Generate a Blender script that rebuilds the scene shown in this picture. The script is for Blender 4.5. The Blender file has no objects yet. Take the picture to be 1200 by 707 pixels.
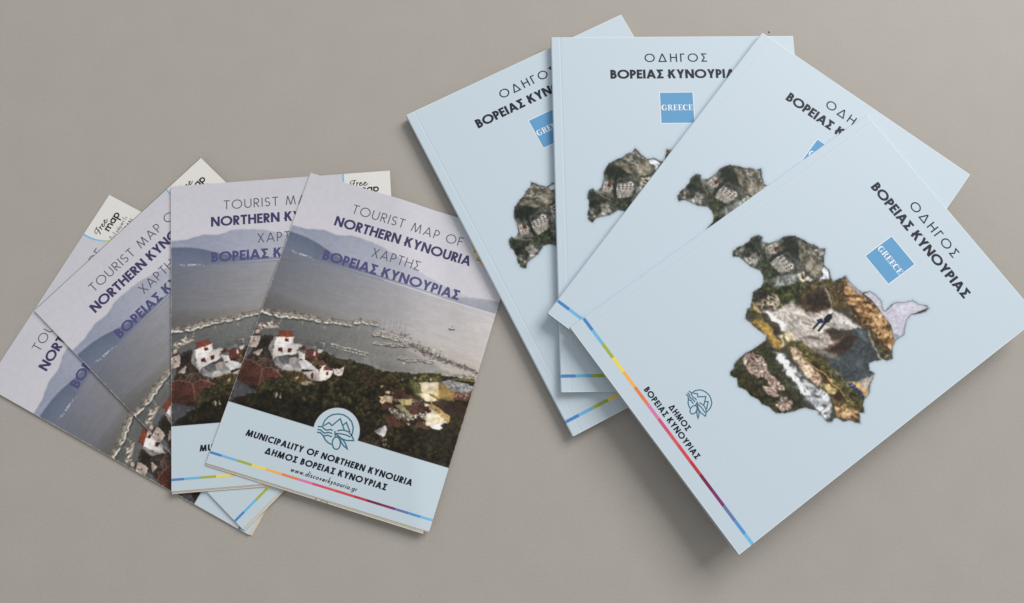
import bpy, math, random
import numpy as np
from mathutils import Matrix, Vector
S = bpy.context.scene
COL = S.collection

# ------------------------------------------------------------------ camera
FPX = 921.93                       # focal length in pixels of a 1200 px wide frame
PITCH, ROLL, CAMZ = 0.181292, -0.01003, 0.51688
cam_data = bpy.data.cameras.new('camera'); cam = bpy.data.objects.new('camera', cam_data); COL.objects.link(cam)
cam_data.sensor_width = 36.0; cam_data.lens = FPX/1200*36
cam_data.clip_start = 0.01; cam_data.clip_end = 50
cam.matrix_world = Matrix.Translation((0, 0, CAMZ)) @ Matrix.Rotation(PITCH, 4, 'X') @ Matrix.Rotation(ROLL, 4, 'Y')
S.camera = cam

# ------------------------------------------------------------------ light
world = bpy.data.worlds.new('World'); S.world = world; world.use_nodes = True
bg = world.node_tree.nodes['Background']
bg.inputs['Color'].default_value = (0.97, 0.98, 1.0, 1); bg.inputs['Strength'].default_value = 0.415
def area(name, loc, target, sx, sy, watts, col):
    l = bpy.data.lights.new(name, 'AREA'); l.shape = 'RECTANGLE'; l.size = sx; l.size_y = sy; l.energy = watts; l.color = col
    o = bpy.data.objects.new(name, l); COL.objects.link(o); o.location = loc
    o.rotation_euler = (Vector(target)-Vector(loc)).to_track_quat('-Z', 'Y').to_euler()
    return o
area('window_light', (1.75, 1.95, 2.0), (0.05, 0.05, 0), 2.0, 1.7, 91.0, (1.0, 0.985, 0.965))
S.view_settings.view_transform = 'Standard'; S.view_settings.look = 'None'
S.view_settings.exposure = 0.0; S.view_settings.gamma = 1.0
K = 0.74                           # linear value a perfectly white sheet reaches under this light

# ------------------------------------------------------------------ colour and materials
def hexs(h): return np.array([int(h[i:i+2], 16)/255 for i in (1, 3, 5)])
def lin(c):
    c = np.asarray(c, float); return np.where(c <= .04045, c/12.92, ((c+.055)/1.055)**2.4)
def alb(h): return np.clip(lin(hexs(h))/K, 0.004, 0.96)
COVER = '#b1bec7'
def material(name, hx=None, rough=0.5, spec=0.35, grain=0.03, gscale=900.0, bump=0.0, mottle=0.0):
    m = bpy.data.materials.new(name); m.use_nodes = True; nt = m.node_tree; b = nt.nodes['Principled BSDF']
    b.inputs['Roughness'].default_value = rough; b.inputs['Specular IOR Level'].default_value = spec
    if hx is None:
        src = nt.nodes.new('ShaderNodeVertexColor'); src.layer_name = 'Col'; out = src.outputs['Color']
    else:
        src = nt.nodes.new('ShaderNodeRGB'); src.outputs[0].default_value = (*alb(hx), 1); out = src.outputs[0]
    tc = nt.nodes.new('ShaderNodeTexCoord')
    def mult(out, scale, amt, detail=2.0):
        n = nt.nodes.new('ShaderNodeTexNoise'); n.inputs['Scale'].default_value = scale; n.inputs['Detail'].default_value = detail
        nt.links.new(tc.outputs['Object'], n.inputs['Vector'])
        mr = nt.nodes.new('ShaderNodeMapRange'); mr.inputs['From Min'].default_value = .25; mr.inputs['From Max'].default_value = .75
        mr.inputs['To Min'].default_value = 1-amt; mr.inputs['To Max'].default_value = 1+amt
        nt.links.new(n.outputs['Fac'], mr.inputs['Value'])
        mx = nt.nodes.new('ShaderNodeMix'); mx.data_type = 'RGBA'; mx.blend_type = 'MULTIPLY'; mx.inputs['Factor'].default_value = 1
        nt.links.new(out, mx.inputs[6]); nt.links.new(mr.outputs[0], mx.inputs[7])
        return mx.outputs[2], n
    n = None
    if grain: out, n = mult(out, gscale, grain)
    if mottle: out, _ = mult(out, 38.0, mottle, 3.0)
    nt.links.new(out, b.inputs['Base Color'])
    if bump and n:
        bp = nt.nodes.new('ShaderNodeBump'); bp.inputs['Strength'].default_value = bump; bp.inputs['Distance'].default_value = .0002
        nt.links.new(n.outputs['Fac'], bp.inputs['Height']); nt.links.new(bp.outputs[0], b.inputs['Normal'])
    return m
M_TABLE = material('beige_laminate', '#98938c', .55, .25, .045, 700, .12, .02)
M_COVER = material('matt_blue_cover', COVER, .45, .3, .014, 800)
M_PRINT = material('printed_ink', None, .5, .22, .014, 800)
M_GLOSS = material('printed_glossy_paper', None, .5, .2, .016, 800)
M_CUT_HIGHLIGHT = material('cut_edge_highlight', '#cbd7e0', .6, .2, .02)  # pale tone paints an edge highlight round the cover; its cut sides share it
M_PAGES = material('page_edges', '#a39f94', .8, .1, .12, 1500)
M_SHEET = material('folded_paper', '#bfb9ac', .75, .15, .05, 900)
M_SHEETD = material('folded_paper_dark_print', '#55513c', .6, .2, .2, 400)
M_BLACK = material('black_ink', '#15181f', .5, .22, 0)
M_DARK = material('blue_black_ink', '#20242f', .5, .22, 0)
M_PURPLE = material('purple_ink', '#3b3659', .5, .22, 0)
M_PURPLE2 = material('pale_purple_ink', '#4b4870', .5, .22, 0)
M_GREY = material('grey_ink', '#515061', .5, .22, 0)
M_TEAL = material('teal_ink', '#356478', .5, .22, 0)
M_WHITE = material('white_ink', '#dfe6ee', .5, .22, 0)
M_SQUARE = material('blue_square_ink', '#5a8fb6', .5, .22, .02, 900)
M_SPECK = material('dark_crumb', '#4a4642', .8, .1, .1)

# ------------------------------------------------------------------ objects
def link(name, verts, faces, mat, parent=None, smooth=False):
    me = bpy.data.meshes.new(name); me.from_pydata([tuple(v) for v in verts], [], [tuple(f) for f in faces]); me.update()
    me.materials.append(mat)
    if smooth: me.polygons.foreach_set('use_smooth', [True]*len(me.polygons))
    o = bpy.data.objects.new(name, me); COL.objects.link(o)
    if parent: o.parent = parent
    return o
def empty(name, label, cat, group):
    o = bpy.data.objects.new(name, None); COL.objects.link(o); o.empty_display_size = .02
    o['label'] = label; o['category'] = cat; o['group'] = group
    return o
flat = lambda x, y: 0.0

class Page:                         # page millimetres (x right, y down from the top left corner) to object metres
    def __init__(s, w, h, bend=flat): s.w, s.h, s.bend = w, h, bend
    def p(s, x, y, z): return ((x-s.w/2)/1000, (s.h/2-y)/1000, (z+s.bend(x, y))/1000)

# ------------------------------------------------------------------ stroke lettering
def arc(cx, cy, rx, ry, a0, a1, n=20):
    return [(cx+rx*math.cos(math.radians(a0+(a1-a0)*i/n)), cy+ry*math.sin(math.radians(a0+(a1-a0)*i/n))) for i in range(n+1)]
def lerp(a, b, t): return (a[0]+(b[0]-a[0])*t, a[1]+(b[1]-a[1])*t)
def ext(a, b, e):
    d = math.hypot(b[0]-a[0], b[1]-a[1]); return [lerp(a, b, -e/d), lerp(a, b, 1+e/d)]
def bowl(x0, x1, y0, y1, h):        # D-shaped bowl from a stem at x0, between y0 (bottom) and y1 (top) centre lines
    ry = (y1-y0)/2; rx = min(ry, x1-h-x0); cx = x1-h-rx
    return [(x0, y1)]+arc(cx, y0+ry, rx, ry, 90, -90, 14)+[(x0, y0)]
GREEK = dict(zip('ΡΤΗΑΕΙΚΝΟΥΜΖ', 'PTHAEIKNOYMZ'))
def glyph(c, w):
    c = GREEK.get(c, c); h = w/2
    v = lambda x: [(x, 0), (x, 1)]
    if c == ' ': return .3, []
    if c == 'O': return 1.04, [arc(.52, .5, .53-h, .515-h, 0, 360, 44)]
    if c == 'T': return .6, [[(0, 1-h), (.6, 1-h)], v(.3)]
    if c == 'U': return .72, [[(h, 1)]+arc(.36, .35, .36-h, .36-h, 180, 360, 20)+[(.72-h, 1)]]
    if c == 'I': return w, [v(h)]
    if c == 'R': return .58, [v(h), bowl(h, .56, .44+h*.3, 1-h, h), ext((.24, .46), (.58-h*1.1, 0), w)]
    if c == 'P': return .54, [v(h), bowl(h, .54, .40+h*.3, 1-h, h)]
    if c == 'Β': return .56, [v(h), bowl(h, .50, .53, 1-h, h), bowl(h, .56, h, .53, h)]
    if c == 'S':
        W = .54; ry = (1-w)/4
        return W, [arc(W/2, 1-h-ry, W/2-h, ry, 35, 270, 16)+arc(W/2, h+ry, W/2-h, ry, 90, -145, 16)[1:]]
    if c == 'M': return 1.02, [ext((h*1.05, 0), (.2+h*.3, 1), w), ext((.2+h*.3, 1), (.51, 0), w), ext((.51, 0), (.82-h*.3, 1), w), ext((.82-h*.3, 1), (1.02-h*1.05, 0), w)]
    if c == 'A':
        W = .86; a = (h*1.1, 0); b = (W/2, 1)
        return W, [ext(a, b, w), ext((W-a[0], 0), b, w), [(lerp(a, b, .3)[0], .3), (W-lerp(a, b, .3)[0], .3)]]
    if c == 'Δ':
        W = .92; a = (h*1.2, 0); b = (W/2, 1)
        return W, [ext(a, b, w), ext((W-a[0], 0), b, w), [(h, h), (W-h, h)]]
    if c == 'F': return .46, [v(h), [(h, 1-h), (.46, 1-h)], [(h, .53), (.43, .53)]]
    if c == 'E': return .5, [v(h), [(h, 1-h), (.5, 1-h)], [(h, .52), (.46, .52)], [(h, h), (.5, h)]]
    if c == 'Γ': return .46, [v(h), [(h, 1-h), (.46, 1-h)]]
    if c == 'L': return .42, [v(h), [(h, h), (.42, h)]]
    if c == 'N': return .78, [v(h), v(.78-h), ext((h, 1), (.78-h, 0), w)]
    if c == 'H': return .72, [v(h), v(.72-h), [(h, .53), (.72-h, .53)]]
    if c == 'K': return .68, [v(h), ext((h, .40), (.66-h*1.2, 1), w)[0:2], ext((.24+h*.6, .58), (.68-h*1.2, 0), w)]
    if c == 'Y': return .7, [ext((h*1.1, 1), (.35, .42), h), ext((.70-h*1.1, 1), (.35, .42), h), [(.35, 0), (.35, .46)]]
    if c == 'C': return .84, [arc(.52, .5, .52-h, .515-h, 48, 312, 30)]
    if c == 'Χ': return .7, [ext((h*1.2, 0), (.68-h*1.2, 1), w), ext((h*1.2, 1), (.7-h*1.2, 0), w)]
    if c == 'Σ': return .6, [[(.57, 1-h), (h*1.3, 1-h), (.34, .5), (h*1.3, h), (.6, h)]]
    if c == 'Ω': return .9, [arc(.45, .54, .45-h, .46-h, -52, 232, 30), [(0, h), (.3, h)], [(.6, h), (.9, h)]]
    x = .5                          # lower case
    if c == 'o' or c == 'ο': return .52, [arc(.26, .25, .27-h, .26-h, 0, 360, 24)]
    if c == 'a': return .52, [arc(.26, .25, .27-h, .26-h, 0, 360, 24), [(.52-h, 0), (.52-h, x)]]
    if c == 'd': return .52, [arc(.26, .25, .27-h, .26-h, 0, 360, 24), [(.52-h, 0), (.52-h, 1.05)]]
    if c == 'g': return .52, [arc(.26, .25, .27-h, .26-h, 0, 360, 24), [(.52-h, x), (.52-h, -.05)]+arc(.26, -.06, .26-h, .2, 0, -150, 12)]
    if c == 'p': return .52, [arc(.26, .25, .27-h, .26-h, 0, 360, 24), [(h, -.35), (h, x)]]
    if c == 'c': return .42, [arc(.27, .25, .27-h, .26-h, 50, 310, 18)]
    if c in 'eε': return .5, [[(.04, .25), (.5-h, .25)]+arc(.26, .25, .26-h, .26-h, 5, 315, 22)]
    if c == 'έ': return .5, glyph('e', w)[1]+[[(.26, .62), (.36, .8)]]
    if c in 'iι': return w, [[(h, 0), (h, x)]]+([[(h, .66), (h, .66+w*1.1)]] if c == 'i' else [])
    if c == 's': return .34, [arc(.17, .37, .15-h*.5, .12, 35, 270, 10)+arc(.17, .13, .15-h*.5, .12, 90, -145, 10)[1:]]
    if c in 'vν': return .42, [[(h, x), (.21, .02)], [(.42-h, x), (.21, .02)]]
    if c == 'y': return .42, [[(h, x), (.21, .02)], [(.42-h, x), (.08, -.34)]]
    if c == 'w': return .7, [[(h, x), (.19, .02)], [(.19, .02), (.35, x)], [(.35, x), (.51, .02)], [(.51, .02), (.7-h, x)]]
    if c == 'r': return .27, [[(h, 0), (h, x)], [(h, .3)]+arc(.22, .3, .22-h, .19-h*.5, 180, 75, 8)]
    if c in 'nη': return .42, [[(h, 0), (h, x)], arc(.21, .27, .21-h, .23-h, 180, 0, 12)+[(.42-h, 0)]]
    if c == 'u': return .42, [[(.42-h, 0), (.42-h, x)], [(h, x)]+arc(.21, .23, .21-h, .23-h, 180, 360, 12)]
    if c == 'm': return .74, [[(h, 0), (h, x)], arc(.2, .29, .2-h*.6, .22-h, 180, 0, 10)+[(.4-h*.6, 0)], arc(.57-h*.6, .29, .17, .22-h, 180, 0, 10)+[(.74-h*.6, 0)]]
    if c == 'μ': return .46, [[(h, -.3), (h, x)], [(h, .2)]+arc(.2, .22, .2-h, .2-h, 190, 350, 10)+[(.4-h, x)]]
    if c == 'τ': return .36, [[(0, x-h), (.36, x-h)], [(.18, 0), (.18, x)]]
    if c == 'k': return .42, [[(h, 0), (h, 1.05)], [(h, .2), (.4, x)], [(.14, .3), (.42, 0)]]
    if c == '.': return w*1.2, [[(w*.6, 0), (w*.6, w*1.2)]]
    return .5, [v(.25)]
def serif(c):                        # high contrast capitals; each stroke is (points, widths)
    st, th = .2, .055
    def E(): return .72, [([(.2, 0), (.2, 1)], st), ([(.02, .03), (.68, .03)], th), ([(.02, .97), (.66, .97)], th), ([(.2, .51), (.48, .51)], th), ([(.66, 0), (.66, .3)], .07), ([(.64, .7), (.64, 1)], .07), ([(.46, .36), (.46, .66)], .06)]
    if c == 'E': return E()
    if c in 'CG':
        a = arc(.42, .5, .34, .47, 40, 320, 28); wd = [.06+.17*max(0, -math.cos(math.radians(40+280*i/28)))**.8 for i in range(29)]
        s = [(a, wd), ([(.70, .68), (.70, 1)], .06)]
        if c == 'G': s += [([(.68, .06), (.68, .42)], .17), ([(.5, .42), (.86, .42)], th)]; return .88, s
        return .80, s+[([(.70, .0), (.70, .2)], .04)]
    if c == 'R':
        b = bowl(.2, .66, .5, .97, .04); wd = [.055]*len(b)
        for i in range(4, len(b)-4): wd[i] = .16
        return .84, [([(.2, 0), (.2, 1)], st), ([(.02, .03), (.38, .03)], th), ([(.02, .97), (.3, .97)], th), (b, wd), ([(.46, .5), (.6, .3), (.66, .06), (.84, .04)], [.1, .17, .14, .05])]
def ribbon(pts, wd):                 # stroke outline as quads with mitred joints
    pts = [np.array(q, float) for q in pts]
    wd = [wd]*len(pts) if np.isscalar(wd) else list(wd)
    q, ww = [pts[0]], [wd[0]]
    for i in range(1, len(pts)):
        if np.linalg.norm(pts[i]-q[-1]) > 1e-6: q.append(pts[i]); ww.append(wd[i])
    closed = np.linalg.norm(q[0]-q[-1]) < 1e-5 and len(q) > 3
    n = len(q); L, R = [], []
    for i in range(n):
        a = q[i-1] if i > 0 else (q[-2] if closed else None); b = q[i+1] if i < n-1 else (q[1] if closed else None)
        d1 = (q[i]-a)/np.linalg.norm(q[i]-a) if a is not None else None
        d2 = (b-q[i])/np.linalg.norm(b-q[i]) if b is not None else None
        if d1 is None: d1 = d2
        if d2 is None: d2 = d1
        n1 = np.array([-d1[1], d1[0]]); n2 = np.array([-d2[1], d2[0]]); m = n1+n2; l = np.linalg.norm(m)
        m = n1 if l < 1e-3 else m/l
        k = min(1/max(.2, float(m@n1)), 3.2)
        L.append(q[i]+m*k*ww[i]/2); R.append(q[i]-m*k*ww[i]/2)
    return [[R[i], R[i+1], L[i+1], L[i]] for i in range(n-1)]
def clipy(poly, y, keep_below):
    out = []
    for i in range(len(poly)):
        a, b = poly[i], poly[(i+1) % len(poly)]
        ia = a[1] <= y if keep_below else a[1] >= y; ib = b[1] <= y if keep_below else b[1] >= y
        if ia: out.append(a)
        if ia != ib: out.append(a+(b-a)*((y-a[1])/(b[1]-a[1])))
    return out
class Ink:                           # collects flat lettering, then makes one mesh of it
    def __init__(s, page, z): s.pg, s.z, s.v, s.f, s.k = page, z, [], [], 0
    def poly(s, pts, dz=0.0):        # pts in page mm
        a = sum(pts[i][0]*pts[(i+1) % len(pts)][1]-pts[(i+1) % len(pts)][0]*pts[i][1] for i in range(len(pts)))
        if abs(a) < 1e-7: return
        if a > 0: pts = pts[::-1]
        i0 = len(s.v); s.v += [s.pg.p(x, y, s.z+dz) for x, y in pts]; s.f.append(list(range(i0, i0+len(pts))))
    def line(s, pts, w):
        fine = [pts[0]]
        for a, b in zip(pts, pts[1:]):
            n = max(1, int(math.hypot(b[0]-a[0], b[1]-a[1])/1.2)); fine += [lerp(a, b, (i+1)/n) for i in range(n)]
        s.k = (s.k+1) % 9
        for q in ribbon(fine, w): s.poly([tuple(p) for p in q], s.k*.0025)
    def text(s, t, x0, x1, yt, yb, w, slant=0.0, caps=True, kind='sans', rot=0.0, tr=None):
        sc = yb-yt; gl = [glyph(c, w) if kind == 'sans' else serif(c) for c in t]
        tot = sum(g[0] for g in gl); n = len(t)-1; want = (x1-x0)/sc; sx = 1.0
        if tr is not None: sx = want/(tot+tr*n)
        else: tr = (want-tot)/max(1, n)
        mn = .09 if caps and kind == 'sans' else .03
        if tr < mn and sx == 1.0: sx = want/(tot+mn*n); tr = mn
        x = 0.0; cr, sr = math.cos(math.radians(rot)), math.sin(math.radians(rot))
        for adv, strokes in gl:
            for st in strokes:
                pts, wd = (st, w) if kind == 'sans' else st
                fine, fw = [pts[0]], [wd if np.isscalar(wd) else wd[0]]
                for i in range(1, len(pts)):
                    a, b = pts[i-1], pts[i]; m = max(1, int(math.hypot(b[0]-a[0], b[1]-a[1])*sc/1.2))
                    for j in range(m):
                        fine.append(lerp(a, b, (j+1)/m)); fw.append(wd if np.isscalar(wd) else wd[i])
                s.k = (s.k+1) % 9
                for q in ribbon(fine, fw):
                    if caps:
                        q = clipy(q, 1.0, True)
                        if len(q) > 2: q = clipy(q, 0.0, False)
                    if len(q) < 3: continue
                    o = []
                    for p in q:
                        px = (x+p[0]+slant*p[1])*sx*sc; py = -p[1]*sc
                        o.append((x0+px*cr-py*sr, yb+px*sr+py*cr))
                    s.poly(o, s.k*.0025)
            x += adv+tr
    def build(s, name, mat, parent): return link(name, s.v, s.f, mat, parent)

# ------------------------------------------------------------------ picture painter (works in page mm, sRGB values)
RNG = np.random.default_rng(11)
def vnoise(h, w, cell, octaves=3, seed=0):
    r = np.random.default_rng(seed); out = np.zeros((h, w)); amp, tot = 1.0, 0.0
    for o in range(octaves):
        c = max(1.0, cell/2**o); gh, gw = int(h/c)+3, int(w/c)+3; g = r.random((gh, gw))
        y = np.arange(h)/c; x = np.arange(w)/c; yi = y.astype(int); xi = x.astype(int)
        fy = (y-yi)[:, None]; fx = (x-xi)[None]; fy = fy*fy*(3-2*fy); fx = fx*fx*(3-2*fx)
        out += amp*((g[yi][:, xi]*(1-fx)+g[yi][:, xi+1]*fx)*(1-fy)+(g[yi+1][:, xi]*(1-fx)+g[yi+1][:, xi+1]*fx)*fy)
        tot += amp; amp *= .55
    return out/tot
def inside(pts, X, Y):
    r = np.zeros(np.broadcast(X, Y).shape, bool); n = len(pts)
    for i in range(n):
        (x1, y1), (x2, y2) = pts[i], pts[(i+1) % n]
        if y1 == y2: continue
        r ^= ((y1 > Y) != (y2 > Y)) & (X < (x2-x1)*(Y-y1)/(y2-y1)+x1)
    return r
def sdist(pts, X, Y):
    d = np.full(X.shape, 1e9); n = len(pts)
    for i in range(n):
        (x1, y1), (x2, y2) = pts[i], pts[(i+1) % n]; dx, dy = x2-x1, y2-y1; L = dx*dx+dy*dy+1e-9
        t = np.clip(((X-x1)*dx+(Y-y1)*dy)/L, 0, 1); d = np.minimum(d, (X-x1-t*dx)**2+(Y-y1-t*dy)**2)
    d = np.sqrt(d); return np.where(inside(pts, X, Y), -d, d)
def stretched(X, Y, ang, sx, sy, seed):
    r = np.random.default_rng(seed); g = r.random((64, 64)); ca, sa = math.cos(ang), math.sin(ang); u = (X*ca+Y*sa)/sx+20; v = (-X*sa+Y*ca)/sy+20
    out = np.zeros(X.shape); amp, tot = 1.0, 0.0
    for o in range(4):
        ui = np.floor(u).astype(int); vi = np.floor(v).astype(int); fu = u-ui; fv = v-vi; fu = fu*fu*(3-2*fu); fv = fv*fv*(3-2*fv)
        a = g[vi % 64, ui % 64]*(1-fu)+g[vi % 64, (ui+1) % 64]*fu; b = g[(vi+1) % 64, ui % 64]*(1-fu)+g[(vi+1) % 64, (ui+1) % 64]*fu
        out += amp*(a*(1-fv)+b*fv); tot += amp; amp *= .62; u = u*1.9+7.3; v = v*1.9+3.1
    return out/tot
class Canvas:
    def __init__(s, x0, y0, x1, y1, res):
        s.x0, s.y0, s.res = x0, y0, res; s.w = int((x1-x0)*res)+1; s.h = int((y1-y0)*res)+1
        s.x = x0+np.arange(s.w)*(x1-x0)/(s.w-1); s.y = y0+np.arange(s.h)*(y1-y0)/(s.h-1)
        s.X, s.Y = np.meshgrid(s.x, s.y); s.a = np.zeros((s.h, s.w, 3)); s.seed = 1
        s.n1 = vnoise(s.h, s.w, 2.6*res, 4, 5)*2-1; s.n2 = np.clip((vnoise(s.h, s.w, 1.3*res, 2, 6)*2-1)*1.5, -1, 1); s.n3 = np.clip((vnoise(s.h, s.w, .7*res, 1, 7)*2-1)*1.2, -1, 1)
    def win(s, xa, xb, ya, yb):
        i0 = max(0, int((xa-s.x0)*s.res)-1); i1 = min(s.w, int((xb-s.x0)*s.res)+3); j0 = max(0, int((ya-s.y0)*s.res)-1); j1 = min(s.h, int((yb-s.y0)*s.res)+3)
        return (slice(j0, max(j0, j1)), slice(i0, max(i0, i1)))
    def put(s, k, al, c): s.a[k] = s.a[k]*(1-al[..., None])+c*al[..., None]
    def poly(s, c, f, n, t, pts):
        xs = [p[0] for p in pts]; ys = [p[1] for p in pts]; pad = f+n+.5
        k = s.win(min(xs)-pad, max(xs)+pad, min(ys)-pad, max(ys)+pad); X, Y = s.X[k], s.Y[k]
        if X.size == 0: return
        d = sdist(pts, X, Y)+s.n1[k]*n; al = np.clip(.5-d/max(f, .15), 0, 1)
        s.put(k, al, hexs(c)*(1+t*(s.n1[k]*.7+s.n2[k]*.9+s.n3[k]*.8))[..., None])
    def dot(s, c, x, y, rx, ry, ang, soft=.3):
        r = max(rx, ry)+.6; k = s.win(x-r, x+r, y-r, y+r); X, Y = s.X[k]-x, s.Y[k]-y
        if X.size == 0: return
        ca, sa = math.cos(ang), math.sin(ang); u = (X*ca+Y*sa)/rx; v = (-X*sa+Y*ca)/ry
        d = (np.sqrt(u*u+v*v)-1)*min(rx, ry); s.put(k, np.clip(.5-d/soft, 0, 1), c)
    def line(s, c, w, f, pts):
        for a, b in zip(pts, pts[1:]):
            r = w+f; k = s.win(min(a[0], b[0])-r, max(a[0], b[0])+r, min(a[1], b[1])-r, max(a[1], b[1])+r); X, Y = s.X[k], s.Y[k]
            if X.size == 0: continue
            dx, dy = b[0]-a[0], b[1]-a[1]; t = np.clip(((X-a[0])*dx+(Y-a[1])*dy)/(dx*dx+dy*dy+1e-9), 0, 1)
            d = np.hypot(X-a[0]-t*dx, Y-a[1]-t*dy)-w/2; s.put(k, np.clip(.5-d/max(f, .15), 0, 1), hexs(c))
    def pick(s, pts, n):
        xs = [p[0] for p in pts]; ys = [p[1] for p in pts]; x = RNG.uniform(min(xs), max(xs), n*6); y = RNG.uniform(min(ys), max(ys), n*6)
        m = inside(pts, x, y); return list(zip(x[m][:n], y[m][:n]))
    def run(s, ops):
        for o in ops:
            k = o[0]
            if k == 'p': s.poly(*o[1:])
            elif k == 'l': s.line(*o[1:])
            elif k == 's':
                _, cs, n, a, b, el, ang, pts = o
                for x, y in s.pick(pts, int(n*(1.7 if n > 40 else 1))):
                    r = RNG.uniform(a, b)/2*(.72 if n > 40 else 1); s.dot(hexs(cs[RNG.integers(len(cs))])*RNG.uniform(.88, 1.08), x, y, r*el, r, math.radians(-ang if ang < 0 else ang)+RNG.normal(0, .3), .5)
            elif k == 'r':
                _, cs, n, a, b, el, ang, wd, pts = o
                seg = [math.hypot(q[0]-p[0], q[1]-p[1]) for p, q in zip(pts, pts[1:])]; cum = np.cumsum([0]+seg)
                for _ in range(n):
                    t = RNG.uniform(0, cum[-1]); i = min(len(seg)-1, int(np.searchsorted(cum, t)-1)) if t > 0 else 0
                    x, y = lerp(pts[i], pts[i+1], (t-cum[i])/max(seg[i], 1e-6)); r = RNG.uniform(a, b)/2
                    s.dot(hexs(cs[RNG.integers(len(cs))])*RNG.uniform(.9, 1.08), x+RNG.normal(0, wd*.25), y+RNG.normal(0, wd*.45), r*el, r, math.radians(ang)+RNG.normal(0, .2))
            elif k == 'c':
                _, cs, n, a, b, pts = o
                for x, y in sorted(s.pick(pts, int(n*.8)), key=lambda p: p[1]):
                    r = RNG.uniform(a, b)*.72; c = hexs(cs[RNG.integers(len(cs))])
                    s.dot(c*.62, x+.15*r, y+.4*r, r*1.1, r*.9, RNG.uniform(0, 3), 1.0)
                    s.dot(c*.9, x-.05*r, y-.15*r, r*.8, r*.6, RNG.uniform(0, 3), .9)
                    for _ in range(6):
                        s.dot(c*RNG.uniform(.8, 1.3), x+RNG.normal(0, .4*r), y-.25*r+RNG.normal(0, .35*r), r*RNG.uniform(.12, .3), r*RNG.uniform(.1, .22), RNG.uniform(0, 3), .45)
            elif k == 't':           # rock, water and soil: a palette run through stretched fractal noise
                _, pal, f, nn, ang, sx, sy, con, pts = o
                xs = [p[0] for p in pts]; ys = [p[1] for p in pts]; w = s.win(min(xs)-2, max(xs)+2, min(ys)-2, max(ys)+2); X, Y = s.X[w], s.Y[w]
                s.seed += 1; v = stretched(X, Y, math.radians(ang), sx, sy, s.seed); v = np.clip(.5+(v-.5)*con, 0, 1)
                P = sorted([hexs(c) for c in pal], key=lambda c: c.sum()); q = np.linspace(0, 1, len(P))
                col = np.stack([np.interp(v, q, [c[i] for c in P]) for i in range(3)], -1)
                d = sdist(pts, X, Y)+s.n1[w]*nn; s.put(w, np.clip(.5-d/f, 0, 1)*.92, col)
            elif k == 'h':           # small houses of the town
                _, n, pts = o
                for x, y in sorted(s.pick(pts, n), key=lambda p: p[1]):
                    w = RNG.uniform(1.6, 3.6); a = RNG.normal(.12, .15); ca, sa = math.cos(a), math.sin(a); q = lambda u, v: (x+u*ca-v*sa, y+u*sa+v*ca)
                    roof = ['#6a3429', '#5a2f27', '#7a4030', '#4c332b', '#84503c'][RNG.integers(5)]; wall = ['#a89a88', '#b8ad96', '#8d7d6c', '#c4b894', '#756a5f', '#b7a071'][RNG.integers(6)]; hgt = w*RNG.uniform(.3, .55)
                    s.poly(wall, .3, .12, .12, [q(-w/2, 0), q(w/2, 0), q(w/2, hgt), q(-w/2, hgt)])
                    s.poly(roof, .3, .15, .15, [q(-w*.6, .1), q(-w*.25, -hgt*.8), q(w*.35, -hgt*.8), q(w*.6, .1)])
                    for j in range(RNG.integers(1, 4)): s.dot(hexs('#3d2f26'), *q(-w*.3+j*w*.27, hgt*.5), .22, .28, a, .25)
            elif k == 'b':           # moored boats in a row: reflection, hull, cabin
                _, gap, L, H, dy, pts = o
                seg = [math.hypot(q[0]-p[0], q[1]-p[1]) for p, q in zip(pts, pts[1:])]; cum = np.cumsum([0]+seg); t = gap*.4
                while t < cum[-1]:
                    i = min(len(seg)-1, max(0, int(np.searchsorted(cum, t)-1))); x, y = lerp(pts[i], pts[i+1], (t-cum[i])/max(seg[i], 1e-6)); y += dy
                    ang = math.atan2(pts[i+1][1]-pts[i][1], pts[i+1][0]-pts[i][0])+RNG.normal(.08, .1); l = L*RNG.uniform(.75, 1.15)/2; hh = H*RNG.uniform(.8, 1.2)/2
                    s.dot(hexs('#4a4c4d'), x, y+hh*1.5, l*.95, hh*.8, ang, .5); s.dot(hexs('#d4d0cb')*RNG.uniform(.88, 1.06), x, y, l, hh, ang, .35); s.line('#8a8886', .16, .25, [(x, y), (x-.3, y-L*.55)])
                    s.dot(hexs('#8d8378')*RNG.uniform(.8, 1.2), x-l*.2, y-hh*.9, l*.5, hh*.55, ang, .35); s.dot(hexs('#55524f'), x+l*.2, y-hh*.2, l*.3, hh*.25, ang, .3)
                    t += gap*RNG.uniform(.8, 1.2)
            elif k == 'g':
                _, c, r, a, (x, y) = o; w = s.win(x-3*r, x+3*r, y-3*r, y+3*r); d2 = (s.X[w]-x)**2+(s.Y[w]-y)**2
                s.put(w, a*np.exp(-d2/(r*r)*2.2), hexs(c))
            elif k == 'v':
                _, c, x, y, L = o; w = s.win(x-2, x+2, y-1, y+L+1); al = .45*np.exp(-((s.X[w]-x)/.45)**2)*np.clip(1-np.abs(s.Y[w]-y-L/2)/(L/2), 0, 1)
                s.put(w, al, hexs(c))
            elif k == 'harbour':
                pts = o[1]+[(80, 88), (100, 96), (125, 101), (147, 104), (150, 120), (-3, 135)]
                w = s.win(-2, 150, 80, 135); d = sdist(pts, s.X[w], s.Y[w]); al = np.clip(.5-d/1.2, 0, 1)
                t = np.clip(s.X[w]/130, 0, 1)[..., None]; q = np.clip((s.Y[w]-95)/30, 0, 1)[..., None]
                c = hexs('#606568')*(1-t)+hexs('#9b9a99')*t; c = c*(1-.1*q)
                s.put(w, al, c*(1+.03*s.n1[w]+.025*s.n2[w])[..., None])
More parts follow.
